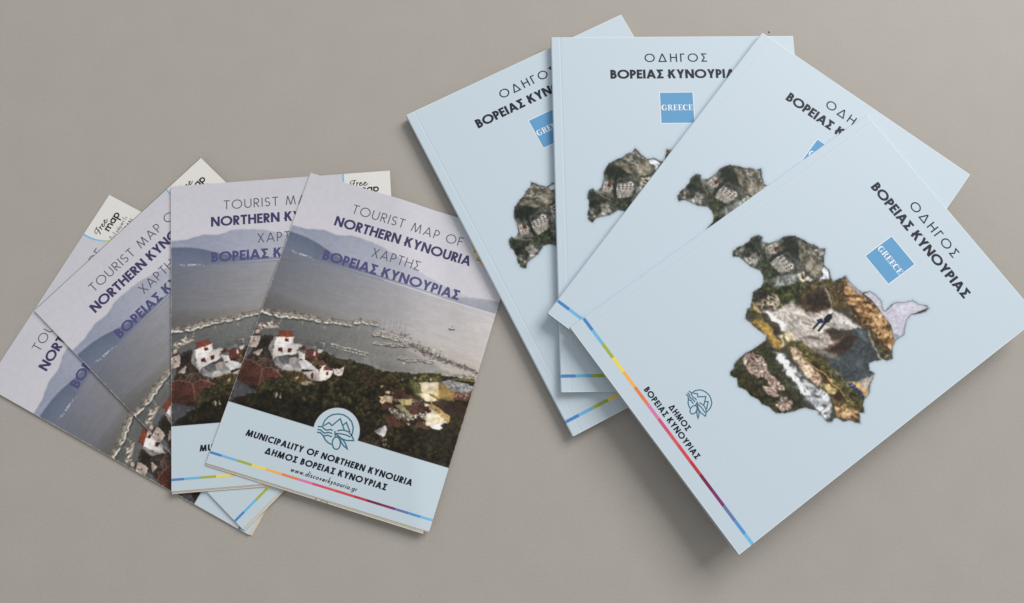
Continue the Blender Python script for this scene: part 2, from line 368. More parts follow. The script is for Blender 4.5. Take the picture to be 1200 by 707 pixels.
    def warp(s, amp, cell, seed):        # irregular edges between the painted areas
        dx = (vnoise(s.h, s.w, cell*s.res, 3, seed)*2-1)*amp*s.res*1.6; dy = (vnoise(s.h, s.w, cell*s.res, 3, seed+1)*2-1)*amp*s.res*1.6
        j, i = np.mgrid[0:s.h, 0:s.w]; s.a = s.a[np.clip(j+dy, 0, s.h-1).astype(int), np.clip(i+dx, 0, s.w-1).astype(int)]
    def blur(s, n=1):
        for _ in range(n):
            a = s.a; b = a.copy(); b[1:-1] = (a[:-2]+2*a[1:-1]+a[2:])/4; c = b.copy(); c[:, 1:-1] = (b[:, :-2]+2*b[:, 1:-1]+b[:, 2:])/4; s.a = c
    def mesh(s, name, pg, z, mat, parent, keep=None, skirt=0.0):
        h, w = s.h, s.w; idx = np.arange(h*w).reshape(h, w)
        P = np.array([pg.p(x, y, z) for y in s.y for x in s.x]) if pg.bend is not flat else np.stack([(s.X.ravel()-pg.w/2)/1000, (pg.h/2-s.Y.ravel())/1000, np.full(h*w, z/1000)], 1)
        F = np.stack([idx[1:, :-1], idx[1:, 1:], idx[:-1, 1:], idx[:-1, :-1]], -1).reshape(-1, 4)
        cols = np.clip(lin(np.clip(s.a, 0, 1))/K, .004, .96).reshape(-1, 3)
        if keep is not None:
            kq = (keep[1:, :-1] | keep[1:, 1:] | keep[:-1, 1:] | keep[:-1, :-1]).reshape(-1); F = F[kq]
            used = np.unique(F); remap = np.full(h*w, -1); remap[used] = np.arange(len(used)); F = remap[F]; P = P[used]; cols = cols[used]
        elif skirt:
            rim = np.concatenate([idx[0, :], idx[1:, -1], idx[-1, -2::-1], idx[-2:0:-1, 0]]); n0 = len(P)
            top = P[rim].copy(); low = P[rim].copy(); low[:, 2] -= skirt/1000; m = len(rim)
            P = np.concatenate([P, top, low]); cols = np.concatenate([cols, cols[rim]*.5+.22, np.tile([.55, .53, .48], (m, 1))])
            i = np.arange(m); j = (i+1) % m
            F = np.concatenate([F, np.stack([n0+i, n0+j, n0+m+j, n0+m+i], 1)])
        me = bpy.data.meshes.new(name); me.vertices.add(len(P)); me.vertices.foreach_set('co', P.astype(np.float32).ravel())
        me.loops.add(len(F)*4); me.loops.foreach_set('vertex_index', F.astype(np.int32).ravel())
        me.polygons.add(len(F)); me.polygons.foreach_set('loop_start', np.arange(0, len(F)*4, 4, dtype=np.int32)); me.polygons.foreach_set('loop_total', np.full(len(F), 4, np.int32))
        me.update(calc_edges=True)
        ca = me.color_attributes.new('Col', 'FLOAT_COLOR', 'POINT'); ca.data.foreach_set('color', np.concatenate([cols, np.ones((len(cols), 1))], 1).astype(np.float32).ravel())
        me.materials.append(mat); o = bpy.data.objects.new(name, me); COL.objects.link(o); o.parent = parent
        return o

# ------------------------------------------------------------------ table
def tabletop():
    n = 2.0; v = [(-n, -n, 0), (n, -n, 0), (n, n, 0), (-n, n, 0), (-n, -n, -.03), (n, -n, -.03), (n, n, -.03), (-n, n, -.03)]
    f = [(0, 1, 2, 3), (7, 6, 5, 4), (0, 4, 5, 1), (1, 5, 6, 2), (2, 6, 7, 3), (3, 7, 4, 0)]
    t = link('tabletop', v, f, M_TABLE); t['kind'] = 'structure'
    r = random.Random(3)
    for x, y, d in ((.1893, .2905, .0009),):
        n = 9; q = [d*r.uniform(.6, 1.1) for _ in range(n)]
        v = [(x+q[i]*math.cos(2*math.pi*i/n), y+q[i]*math.sin(2*math.pi*i/n), .00002) for i in range(n)]+[(x, y, d*.35)]
        link('speck', v, [(i, (i+1) % n, n) for i in range(n)], M_SPECK, t)
    return t
tabletop()
LEAF_OPS = [('harbour', [(-3, 97.5), (8.4, 98.0), (14.5, 96.4), (21.6, 94.9), (28.7, 93.9), (36.9, 92.4), (9.3, 98.0), (26.0, 94.6), (43.1, 92.3), (57.2, 90.0), (64.4, 86.3), (75.9, 84.8)]), ('r', ['#80776d', '#978c7f', '#6b645c', '#5d5751', '#8d8172'], 420, 0.3, 0.8, 2.2, -8, 1.7, [(-3, 97.0), (8.4, 97.5), (14.5, 95.9), (21.6, 94.4), (28.7, 93.4), (36.9, 91.9), (9.3, 97.5), (26.0, 94.1), (43.1, 91.8), (57.2, 89.5), (64.4, 85.8), (75.9, 84.3)]), ('r', ['#5d5a58', '#4e4d4e', '#6e6259'], 150, 0.3, 0.6, 2.2, -8, 1.5, [(-3, 97.3), (8.4, 97.8), (14.5, 96.2), (21.6, 94.7), (28.7, 93.7), (36.9, 92.2), (9.3, 97.8), (26.0, 94.39999999999999), (43.1, 92.1), (57.2, 89.8), (64.4, 86.1), (75.9, 84.6)]), ('b', 5.8, 5.6, 1.6, 1.2, [(-3, 97.5), (8.4, 98.0), (14.5, 96.4), (21.6, 94.9), (28.7, 93.9), (36.9, 92.4), (9.3, 98.0), (26.0, 94.6), (43.1, 92.3), (57.2, 90.0), (64.4, 86.3), (75.9, 84.8)]), ('b', 4.6, 2.4, 0.6, -0.2, [(-3, 97.5), (8.4, 98.0), (14.5, 96.4), (21.6, 94.9), (28.7, 93.9), (36.9, 92.4), (9.3, 98.0), (26.0, 94.6), (43.1, 92.3), (57.2, 90.0), (64.4, 86.3), (75.9, 84.8)]), ('r', ['#ffe9b0', '#ffdf9a'], 26, 0.3, 0.55, 1, 0, 1.0, [(-3, 97.5), (8.4, 98.0), (14.5, 96.4), (21.6, 94.9), (28.7, 93.9), (36.9, 92.4), (9.3, 98.0), (26.0, 94.6), (43.1, 92.3), (57.2, 90.0), (64.4, 86.3), (75.9, 84.8)]), ('v', '#d8c49a', 14.5, 98.60000000000001, 5.0), ('v', '#d8c49a', 28.7, 96.10000000000001, 5.0), ('v', '#d8c49a', 9.3, 100.2, 5.0), ('v', '#d8c49a', 43.1, 94.5, 5.0), ('v', '#d8c49a', 64.4, 88.5, 5.0), ('p', '#a89c90', 0.5, 0.5, 0.12, [(1.3, 114.4), (1.5, 106.9), (7.7, 104.8), (14.9, 104.0), (15.0, 105.8), (4.4, 109.5), (3.0, 114.4)]), ('r', ['#d5cec6', '#8a8078', '#b8aca0', '#5a524c'], 60, 0.4, 1.2, 3, 12, 1.5, [(1.9, 110.7), (3.6, 107.2), (8.9, 105.4), (15.1, 104.6)]), ('l', '#6f6f70', 1.2, 0.4, [(40.1, 111.1), (45.7, 108.6), (51.1, 107.0)]), ('l', '#5b5c5e', 1.0, 0.4, [(45.7, 108.6), (45.1, 112.6)]), ('b', 2.3, 2.0, 0.9, -0.2, [(50.9, 106.6), (58.7, 106.1), (66.4, 105.7), (76.2, 105.3)]), ('b', 2.8, 1.8, 0.8, 1.1, [(51.1, 107.0), (58.8, 106.5), (66.6, 106.1), (76.3, 105.6)]), ('s', ['#d8d5d0', '#55585c'], 10, 0.4, 0.8, 2, -10, [(39.0, 108.0), (45.6, 105.5), (47.0, 109.5), (40.9, 111.9)]), ('r', ['#857f7a', '#5d5956', '#a19a94', '#4c4846'], 420, 0.4, 0.8, 2.0, -22, 3.0, [(74.5, 91.2), (79.6, 90.2), (87.6, 90.3), (93.4, 90.0), (99.9, 91.5), (107.2, 92.8), (116.5, 94.0), (124.8, 95.4)]), ('b', 3.0, 3.0, 1.1, -1.2, [(74.5, 91.2), (79.6, 90.2), (87.6, 90.3), (93.4, 90.0), (99.9, 91.5), (107.2, 92.8), (116.5, 94.0), (124.8, 95.4)]), ('b', 2.8, 2.8, 1.1, 0.2, [(74.5, 91.2), (79.6, 90.2), (87.6, 90.3), (93.4, 90.0), (99.9, 91.5), (107.2, 92.8), (116.5, 94.0), (124.8, 95.4)]), ('b', 3.0, 2.8, 1.1, 1.4, [(74.5, 91.2), (79.6, 90.2), (87.6, 90.3), (93.4, 90.0), (99.9, 91.5)]), ('r', ['#8f8a86', '#75716d'], 90, 0.3, 0.7, 2, -10, 1.2, [(77.2, 97.9), (83.7, 96.7), (92.1, 95.2), (99.3, 92.7)]), ('b', 3.4, 3.6, 1.3, 0.2, [(77.2, 97.9), (83.7, 96.7), (92.1, 95.2), (99.3, 92.7)]), ('b', 3.0, 2.4, 0.9, -0.9, [(77.2, 97.9), (83.7, 96.7), (92.1, 95.2), (99.3, 92.7)]), ('r', ['#8a8581', '#6b6764'], 110, 0.3, 0.7, 2.0, -8, 1.3, [(95.0, 102.5), (102.3, 102.2), (109.4, 99.6), (117.9, 98.7)]), ('b', 3.0, 3.0, 1.2, 0.2, [(95.0, 102.5), (102.3, 102.2), (109.4, 99.6), (117.9, 98.7)]), ('b', 2.6, 2.2, 0.8, -0.9, [(95.0, 102.5), (102.3, 102.2), (109.4, 99.6), (117.9, 98.7)]), ('r', ['#55514f', '#6d6864', '#99938e', '#3f3c3c', '#87827e'], 520, 0.3, 0.7, 1.8, -22, 1.5, [(99.9, 91.5), (107.3, 93.0), (116.5, 94.2), (124.9, 95.6), (134.7, 95.6), (146.5, 97.0)]), ('l', '#b0aaa4', 0.8, 0.3, [(117.8, 98.3), (125.0, 95.9)]), ('l', '#7d7d80', 0.34, 0.3, [(79.6, 81.2), (80.3, 87.0)]), ('l', '#7d7d80', 0.34, 0.3, [(83.3, 80.2), (83.8, 86.9)]), ('l', '#7d7d80', 0.34, 0.3, [(87.0, 79.4), (87.6, 83.8)]), ('l', '#7d7d80', 0.34, 0.3, [(89.8, 78.9), (90.2, 84.5)]), ('l', '#7d7d80', 0.34, 0.3, [(93.9, 80.4), (94.1, 86.0)]), ('l', '#7d7d80', 0.34, 0.3, [(76.6, 81.1), (77.2, 85.9)]), ('l', '#7d7d80', 0.34, 0.3, [(85.4, 80.4), (86.3, 85.2)]), ('r', ['#9a948e', '#c8c2ba', '#6e6a66'], 110, 0.3, 0.8, 2.2, -8, 1.2, [(125.2, 106.2), (132.1, 103.1), (142.3, 101.0), (147.1, 100.6)]), ('p', '#3e3d40', 0.25, 0, 0, [(120.1, 74.5), (122.2, 74.3), (124.7, 73.8), (124.3, 74.7), (121.0, 75.3)]), ('p', '#bdb9b6', 0.2, 0, 0, [(121.5, 73.5), (123.3, 73.2), (123.1, 74.1), (121.6, 74.4)]), ('l', '#55555a', 0.25, 0.2, [(122.3, 72.0), (122.4, 73.4)]), ('p', '#332d22', 0.6, 1.2, 0.25, [(26.2, 132.0), (32.1, 126.4), (37.6, 113.8), (44.0, 115.1), (48.0, 112.5), (57.6, 114.5), (65.1, 113.5), (71.6, 112.5), (75.9, 113.3), (71.2, 112.6), (77.2, 112.9), (86.2, 113.2), (93.3, 114.0), (100.4, 111.7), (104.8, 109.9), (108.7, 113.1), (111.0, 108.0), (123.8, 104.6), (132.7, 105.1), (146.8, 101.3), (150, 118), (150, 165), (-3, 165), (-3, 140)]), ('c', ['#2a261c', '#3d3a27', '#55502f', '#46422b'], 260, 1.2, 2.6, [(44.4, 116.3), (48.3, 113.4), (57.8, 115.2), (71.9, 113.2), (76.1, 114.1), (71.7, 113.9), (77.5, 113.8), (86.4, 113.9), (93.6, 114.7), (100.7, 112.6), (105.7, 115.9), (99.7, 121.7), (88.8, 121.0), (80.1, 121.7), (74.2, 121.5)]), ('h', 16, [(3.2, 125.2), (16.6, 124.2), (25.9, 131.2), (3.9, 132.9)]), ('p', '#3b312b', 0.6, 0.8, 0.3, [(2.5, 123.5), (5.2, 114.2), (13.0, 111.4), (18.4, 123.6), (19.7, 130.1), (27.1, 131.8), (3.7, 134.9), (1.5, 128.7)]), ('p', '#54433b', 0.5, 0.6, 0.3, [(1.8, 129.6), (18.1, 125.7), (26.2, 132.0), (12.9, 133.1)]), ('p', '#5d332b', 0.3, 0.2, 0.1, [(0.1, 115.3), (1.5, 113.7), (5.0, 113.4), (5.2, 114.4)]), ('p', '#b0a39b', 0.3, 0.2, 0.08, [(-0.6, 116.3), (5.2, 114.4), (6.0, 119.4), (5.2, 122.2), (0.1, 123.2)]), ('s', ['#57443d'], 3, 0.6, 0.9, 0.7, 0, [(1.0, 117.0), (3.4, 116.3), (3.9, 119.1), (1.7, 119.8)]), ('p', '#2d2723', 0.7, 0.6, 0.2, [(5.8, 116.0), (10.4, 113.7), (13.3, 119.2), (8.6, 121.1), (6.0, 119.4)]), ('p', '#aca097', 0.4, 0.3, 0.1, [(3.7, 126.3), (9.3, 121.7), (9.0, 127.2)]), ('p', '#8b8786', 0.3, 0.2, 0.06, [(12.6, 119.9), (13.7, 111.9), (15.6, 112.1), (17.4, 120.9), (17.8, 126.9)]), ('p', '#d3cfd0', 0.25, 0.1, 0.03, [(15.2, 111.5), (26.2, 109.0), (26.8, 112.8), (24.4, 114.1), (16.0, 115.4)]), ('p', '#cbc7c8', 0.25, 0.1, 0.03, [(15.4, 115.4), (33.2, 112.0), (33.1, 114.6), (30.8, 115.9), (31.6, 118.8), (26.1, 122.7), (18.8, 124.9), (18.1, 127.4), (15.9, 121.4)]), ('p', '#b6b2b4', 0.2, 0, 0.02, [(16.0, 115.4), (24.4, 114.1), (26.8, 112.8), (33.0, 112.1), (33.1, 112.7), (24.6, 114.6), (16.1, 116.0)]), ('p', '#87402f', 0.25, 0.1, 0.1, [(13.9, 111.7), (16.1, 110.4), (15.9, 107.3), (23.7, 105.6), (26.1, 109.0), (23.0, 110.2), (16.0, 111.5)]), ('p', '#6f2d23', 0.2, 0, 0.05, [(13.9, 111.7), (16.1, 110.4), (16.0, 107.5), (17.5, 110.0), (16.2, 111.5)]), ('p', '#5a2a1e', 0.12, 0, 0, [(20.8, 111.4), (23.1, 111.0), (23.6, 113.1), (21.3, 113.5)]), ('p', '#5a2a1e', 0.12, 0, 0, [(19.1, 118.5), (21.4, 118.1), (22.0, 120.2), (19.7, 120.7)]), ('p', '#5a2a1e', 0.12, 0, 0, [(24.7, 117.1), (27.1, 116.7), (27.6, 118.8), (25.3, 119.3)]), ('p', '#6b6a6d', 0.12, 0, 0, [(14.8, 118.0), (15.7, 117.3), (16.6, 119.7), (15.7, 120.5)]), ('p', '#83838a', 0.3, 0.2, 0.06, [(18.6, 127.7), (19.7, 124.0), (25.8, 120.9), (32.8, 119.8), (40.0, 125.8), (37.5, 127.7), (34.6, 129.1), (27.0, 131.4), (20.6, 130.0)]), ('p', '#a6a4a6', 0.3, 0.1, 0.05, [(26.2, 129.1), (27.1, 127.4), (34.3, 127.1), (38.4, 127.4), (38.0, 129.1), (27.0, 131.4)]), ('p', '#444448', 0.25, 0.1, 0.05, [(25.2, 121.2), (32.8, 119.3), (33.6, 121.2), (28.1, 122.8)]), ('p', '#998d88', 0.25, 0.1, 0.05, [(28.1, 122.2), (32.8, 121.4), (32.9, 125.1), (29.4, 125.8)]), ('p', '#5f5f64', 0.3, 0.2, 0.1, [(19.7, 124.2), (25.4, 121.3), (28.1, 122.8), (29.5, 126.0), (24.7, 127.6)]), ('p', '#b9b9be', 0.3, 0.1, 0.04, [(34.1, 123.0), (38.9, 120.6), (49.2, 125.1), (38.3, 127.2)]), ('p', '#c6c0bc', 0.25, 0.1, 0.05, [(30.9, 116.7), (37.5, 117.6), (38.1, 121.4), (34.1, 121.3)]), ('p', '#6b3930', 0.25, 0.1, 0.1, [(30.7, 114.4), (34.7, 112.5), (36.4, 114.2), (33.3, 115.7)]), ('p', '#62332b', 0.3, 0.2, 0.12, [(36.1, 113.9), (40.5, 113.0), (46.8, 114.0), (43.7, 120.1), (38.2, 119.4)]), ('p', '#c4b4ac', 0.12, 0, 0, [(41.6, 113.9), (42.8, 113.9), (43.1, 116.7), (42.0, 116.7)]), ('p', '#b4b8be', 0.3, 0.1, 0.05, [(43.5, 112.3), (47.0, 111.0), (46.7, 113.9), (44.1, 114.1)]), ('p', '#5d5638', 0.4, 0.5, 0.3, [(41.9, 120.5), (44.7, 117.1), (48.1, 121.5), (44.6, 122.6)]), ('p', '#6d3f33', 0.25, 0.1, 0.1, [(43.7, 120.1), (49.9, 118.0), (51.8, 120.0), (47.8, 121.8)]), ('p', '#b3aaa8', 0.3, 0.2, 0.1, [(38.3, 129.4), (48.1, 124.9), (51.9, 125.8), (52.9, 131.1), (45.9, 132.2)]), ('p', '#5a3a34', 0.2, 0.1, 0.1, [(44.5, 128.0), (45.9, 127.1), (46.8, 131.2), (45.4, 131.2)]), ('p', '#d2c6c2', 0.25, 0.1, 0.05, [(48.3, 122.0), (52.1, 120.1), (52.1, 123.9), (57.8, 122.5), (57.3, 126.0), (55.5, 130.3), (51.8, 130.4)]), ('p', '#7d4537', 0.25, 0.1, 0.1, [(51.5, 124.1), (52.2, 120.3), (57.6, 121.8)]), ('p', '#5a2a1e', 0.12, 0, 0, [(53.8, 124.7), (55.1, 124.1), (55.5, 126.0), (54.2, 126.6)]), ('p', '#5a2a1e', 0.12, 0, 0, [(48.6, 122.2), (49.9, 121.6), (50.1, 123.3), (48.9, 123.8)]), ('p', '#d6cdca', 0.3, 0.2, 0.08, [(57.5, 121.6), (60.5, 120.3), (63.8, 118.0), (64.5, 124.0), (58.6, 124.8)]), ('s', ['#7a6c66'], 8, 0.4, 0.7, 0.7, 0, [(58.3, 122.4), (62.9, 120.0), (63.3, 122.8), (58.9, 124.2)]), ('p', '#5b4c2c', 0.6, 0.8, 0.35, [(28.0, 131.5), (36.9, 128.8), (44.7, 131.4), (48.2, 133.2), (39.4, 135.9), (30.8, 136.5)]), ('s', ['#8d6f5e', '#6d5038', '#9a8a78'], 30, 0.5, 1.3, 2.4, 10, [(39.1, 135.0), (47.8, 131.9), (55.3, 131.1), (45.9, 137.8), (38.9, 137.5)]), ('p', '#a08a80', 0.3, 0.3, 0.1, [(39.4, 135.9), (46.1, 132.7), (47.3, 133.5), (45.9, 137.8), (43.7, 137.0)]), ('p', '#563229', 0.4, 0.2, 0.12, [(-3.0, 140.8), (1.1, 130.3), (12.9, 133.6), (15.2, 145.6), (-2.0, 146.4)]), ('p', '#643b30', 0.4, 0.3, 0.12, [(13.0, 134.1), (18.4, 131.5), (28.5, 135.1), (22.9, 139.4), (15.2, 145.6)]), ('p', '#4e3a30', 0.4, 0.4, 0.2, [(1.1, 130.3), (3.9, 130.0), (12.7, 132.7), (12.8, 134.1)]), ('l', '#98604f', 0.5, 0.25, [(1.1, 131.0), (12.5, 133.2)]), ('l', '#98604f', 0.5, 0.25, [(13.2, 134.5), (15.1, 144.9)]), ('l', '#98604f', 0.5, 0.25, [(13.1, 134.4), (18.9, 131.7)]), ('l', '#98604f', 0.5, 0.25, [(18.8, 131.5), (28.5, 135.3)]), ('p', '#4d4d53', 0.5, 0.2, 0.08, [(-4.0, 146.0), (1.6, 145.5), (15.7, 148.8), (15.7, 159.5), (1.1, 160.0)]), ('p', '#85858b', 0.3, 0.2, 0.05, [(14.0, 149.5), (15.4, 148.4), (18.1, 150.5), (14.4, 152.3)]), ('p', '#3a2c26', 0.6, 0.5, 0.2, [(0.7, 159.1), (15.0, 157.7), (16.0, 160.3), (3.3, 166.1)]), ('p', '#29241c', 0.8, 1.5, 0.25, [(14.0, 151.3), (16.3, 142.8), (23.4, 137.8), (29.3, 135.0), (41.0, 137.8), (48.8, 135.0), (55.5, 131.5), (63.0, 124.9), (73.1, 125.7), (80.7, 123.5), (88.4, 129.0), (94.9, 136.7), (100.8, 144.7), (104.8, 159.8), (88.9, 161.6), (72, 150), (60, 165), (0, 165), (9.2, 162.5), (1.4, 157.2)]), ('c', ['#2b271b', '#3b3823', '#4d4a2b', '#5e5733', '#353120'], 420, 1.2, 3.0, [(15.6, 148.9), (16.8, 142.7), (23.3, 137.6), (29.2, 134.9), (37.9, 137.3), (49.0, 135.4), (55.6, 132.0), (61.3, 125.4), (67.2, 125.6), (73.4, 126.6), (76.7, 136.4), (63.7, 144.1), (48.3, 144.9), (32.4, 149.6), (20.6, 149.3)]), ('c', ['#231f17', '#2d2a1c', '#37321f', '#28241a'], 260, 1.4, 3.0, [(6.7, 155.6), (28.6, 143.2), (51.7, 145.0), (58.0, 154.6), (42.1, 159.4), (15.6, 158.7)]), ('p', '#2b261c', 0.7, 1.5, 0.25, [(77.0, 125.7), (84.0, 123.1), (92.4, 127.9), (98.8, 135.7), (100.4, 144.8), (103.6, 156.3), (94.8, 156.1), (84.0, 146.8), (76.7, 139.4)]), ('c', ['#221e15', '#302c1c', '#403b23', '#4f482a'], 240, 1.2, 2.6, [(77.6, 126.0), (84.1, 123.6), (92.1, 128.5), (98.4, 135.8), (99.7, 144.1), (93.4, 148.8), (84.5, 146.7), (77.1, 139.3)]), ('s', ['#cfc0a8', '#bfae98'], 5, 0.4, 0.9, 3, -55, [(21.3, 147.3), (31.8, 145.1), (32.5, 148.8), (29.0, 149.8)]), ('p', '#3a3020', 0.7, 0.8, 0.3, [(72.7, 117.1), (103.0, 110.4), (124.0, 105.5), (146.5, 101.7), (150, 165), (85, 165), (100.0, 142.1), (92.1, 127.0), (70.7, 121.7)]), ('c', ['#2f2a1b', '#4a4426', '#5e5a30', '#3b361f'], 160, 1.0, 2.2, [(91.8, 115.2), (103.1, 110.8), (109.3, 114.9), (114.9, 117.1), (106.6, 121.6), (98.8, 121.9)]), ('c', ['#4c4a28', '#6d6a35', '#3a361f', '#7d7a3d'], 70, 0.9, 1.8, [(111.3, 108.9), (123.8, 104.8), (126.7, 107.7), (125.4, 110.0), (112.3, 112.0)]), ('c', ['#4f5530', '#6c7038', '#868650'], 70, 0.7, 1.5, [(106.1, 113.9), (112.9, 113.8), (117.9, 120.1), (120.8, 123.1), (113.4, 121.5), (109.6, 118.7)]), ('h', 34, [(89.5, 124.9), (97.8, 120.4), (114.4, 123.3), (124.4, 124.1), (124.8, 137.5), (112.6, 142.1), (100.0, 142.1), (93.5, 134.4)]), ('p', '#c8baa0', 0.8, 0.6, 0.06, [(113.3, 113.7), (124.3, 109.6), (127.5, 113.3), (126.6, 118.5), (116.7, 119.5)]), ('p', '#d6cab6', 0.9, 0.3, 0.03, [(115.9, 113.9), (122.9, 111.3), (123.9, 114.4), (117.6, 116.3)]), ('p', '#93753f', 0.4, 0.2, 0.1, [(124.6, 109.8), (136.9, 112.7), (137.7, 119.5), (127.0, 119.8)]), ('p', '#8e8e94', 0.3, 0.2, 0.12, [(124.9, 109.4), (132.1, 106.1), (147.5, 105.8), (146.4, 110.4), (135.7, 113.0)]), ('s', ['#c3c3c8', '#66666c'], 70, 0.3, 0.9, 2.2, -20, [(126.6, 108.9), (132.2, 106.5), (146.0, 106.6), (145.5, 109.9), (135.9, 112.0)]), ('p', '#7a4a3c', 0.3, 0.2, 0.1, [(136.7, 113.1), (146.9, 110.2), (147.2, 115.2), (137.8, 118.0)]), ('s', ['#ddd0c0'], 26, 0.35, 0.6, 0.6, 15, [(137.6, 113.7), (146.2, 111.3), (146.4, 115.0), (138.3, 117.4)]), ('p', '#6b6a38', 0.4, 0.3, 0.2, [(131.8, 105.2), (146.8, 101.3), (146.9, 103.1), (137.6, 104.9)]), ('p', '#c9bca0', 0.6, 0.5, 0.05, [(113.5, 120.6), (121.0, 119.3), (127.4, 121.3), (124.4, 124.1), (119.4, 123.7)]), ('p', '#cabfa8', 0.7, 0.5, 0.08, [(120.0, 125.5), (124.4, 125.6), (139.3, 134.2), (133.9, 138.8), (126.2, 139.0), (122.8, 131.4)]), ('p', '#43312a', 0.3, 0.2, 0.1, [(123.7, 123.4), (142.6, 118.2), (146.8, 127.1), (138.2, 128.2)]), ('p', '#b3965c', 0.3, 0.1, 0.06, [(124.0, 124.3), (138.3, 128.5), (138.8, 133.3), (123.5, 126.9)]), ('s', ['#5a4426'], 9, 0.35, 0.6, 0.6, 15, [(125.4, 125.8), (137.3, 129.5), (137.6, 131.8), (125.5, 127.5)]), ('p', '#54372d', 0.3, 0.2, 0.12, [(95.5, 122.3), (102.1, 121.6), (112.5, 124.8), (110.5, 126.5), (101.6, 126.1)]), ('p', '#b39a7c', 0.3, 0.3, 0.12, [(91.1, 129.4), (100.0, 127.4), (100.4, 131.5), (94.0, 132.8)]), ('s', ['#7a5040'], 6, 0.4, 0.7, 0.6, 15, [(93.0, 129.7), (99.4, 128.2), (99.3, 131.2), (94.3, 132.2)]), ('p', '#b9b27e', 0.3, 0.2, 0.08, [(102.8, 128.2), (112.7, 125.2), (112.9, 129.1), (107.0, 130.8)]), ('s', ['#54452e'], 5, 0.4, 0.7, 0.6, 15, [(106.9, 127.4), (112.0, 126.4), (112.2, 128.8), (107.8, 130.1)]), ('p', '#56322a', 0.3, 0.2, 0.12, [(94.1, 133.2), (100.5, 131.8), (103.9, 133.2), (96.9, 135.8)]), ('p', '#98986a', 0.5, 0.5, 0.1, [(102.6, 132.1), (107.0, 130.8), (116.1, 134.8), (114.8, 136.7), (107.1, 134.2)]), ('p', '#5c3b30', 0.3, 0.2, 0.12, [(107.8, 131.5), (115.8, 127.7), (124.2, 129.0), (118.6, 133.4), (114.0, 134.2)]), ('p', '#4a2b25', 0.3, 0.2, 0.12, [(115.8, 127.7), (123.3, 126.9), (126.3, 129.4), (124.7, 131.0)]), ('p', '#6d5a52', 0.3, 0.4, 0.2, [(98.7, 135.2), (102.3, 134.2), (115.1, 137.6), (112.1, 140.4), (102.5, 137.9)]), ('s', ['#d5cfd0', '#a09a98'], 34, 0.4, 0.9, 2, -25, [(98.7, 135.2), (106.2, 134.4), (116.5, 136.2), (114.6, 139.2), (102.4, 137.5)]), ('s', ['#d8d4d4', '#4a4240', '#efe9e4'], 26, 0.5, 1.1, 1.6, 0, [(117.5, 133.2), (126.4, 130.5), (126.6, 132.7), (115.9, 137.3)]), ('p', '#5e3a2e', 0.4, 0.4, 0.12, [(99.2, 141.3), (102.5, 137.9), (112.9, 143.0), (112.4, 144.6), (102.1, 145.8)]), ('p', '#654536', 0.4, 0.4, 0.12, [(119.2, 138.3), (122.7, 137.2), (127.0, 140.9), (118.7, 142.7)]), ('p', '#c9cdd8', 0.4, 0.3, 0.05, [(128.3, 137.9), (133.8, 135.3), (138.5, 134.9), (134.8, 138.6), (130.2, 139.3)]), ('c', ['#2d2a18', '#443f22'], 30, 0.8, 1.5, [(135.0, 135.9), (140.8, 132.8), (141.3, 137.4), (136.8, 138.8)]), ('p', '#2e281c', 0.7, 1.2, 0.25, [(102.3, 149.1), (113.0, 143.2), (118.6, 142.5), (125.9, 141.1), (135.2, 139.7), (140.6, 141.5), (147.1, 137.6), (151.0, 159.3), (122.3, 160.2), (105.7, 159.5)]), ('c', ['#272218', '#383220', '#463f25', '#2f2a1b'], 330, 1.2, 2.8, [(103.7, 149.1), (113.1, 143.6), (126.0, 141.5), (139.8, 142.2), (145.3, 141.0), (148.1, 156.3), (130.9, 156.7), (106.9, 157.2)]), ('p', '#c3c4cc', 0.3, 0.3, 0.1, [(94.7, 152.1), (100.7, 145.5), (102.7, 148.2), (102.1, 154.1), (99.0, 152.4)]), ('p', '#8d8a92', 0.2, 0.2, 0.1, [(94.7, 152.1), (100.7, 145.5), (99.5, 149.4), (98.8, 152.0)]), ('s', ['#cfcac8'], 6, 0.3, 0.7, 2, -40, [(99.7, 154.6), (103.7, 153.4), (108.3, 158.7), (104.8, 159.8)]), ('g', '#fff3c4', 2.6, 0.9, (126.0, 118.1)), ('g', '#fff0c0', 1.3, 0.9, (119.5, 109.8)), ('g', '#ffd9a0', 1.2, 0.8, (90.9, 123.1)), ('g', '#fff2b8', 1.3, 0.9, (37.0, 133.2)), ('g', '#ffe2a0', 1.0, 0.7, (100.0, 104.9)), ('g', '#f4eec0', 3.5, 0.35, (119.6, 119.6)), ('g', '#ffe9b0', 0.8, 0.8, (115.5, 90.8)), ('g', '#ffe9b0', 0.7, 0.7, (124.3, 92.1)), ('g', '#f0e8c0', 1.2, 0.6, (109.8, 111.8)), ('g', '#ffe8b0', 0.8, 0.7, (102.0, 115.1)), ('g', '#ecc95a', 5, 0.32, (126.3, 117.6)), ('g', '#f0cf70', 3.5, 0.3, (131.9, 132.5)), ('g', '#d8b050', 4, 0.25, (108.4, 128.9)), ('g', '#a89a4a', 6, 0.22, (114.9, 120.0)), ('g', '#c8a860', 7, 0.15, (128.2, 118.9))]
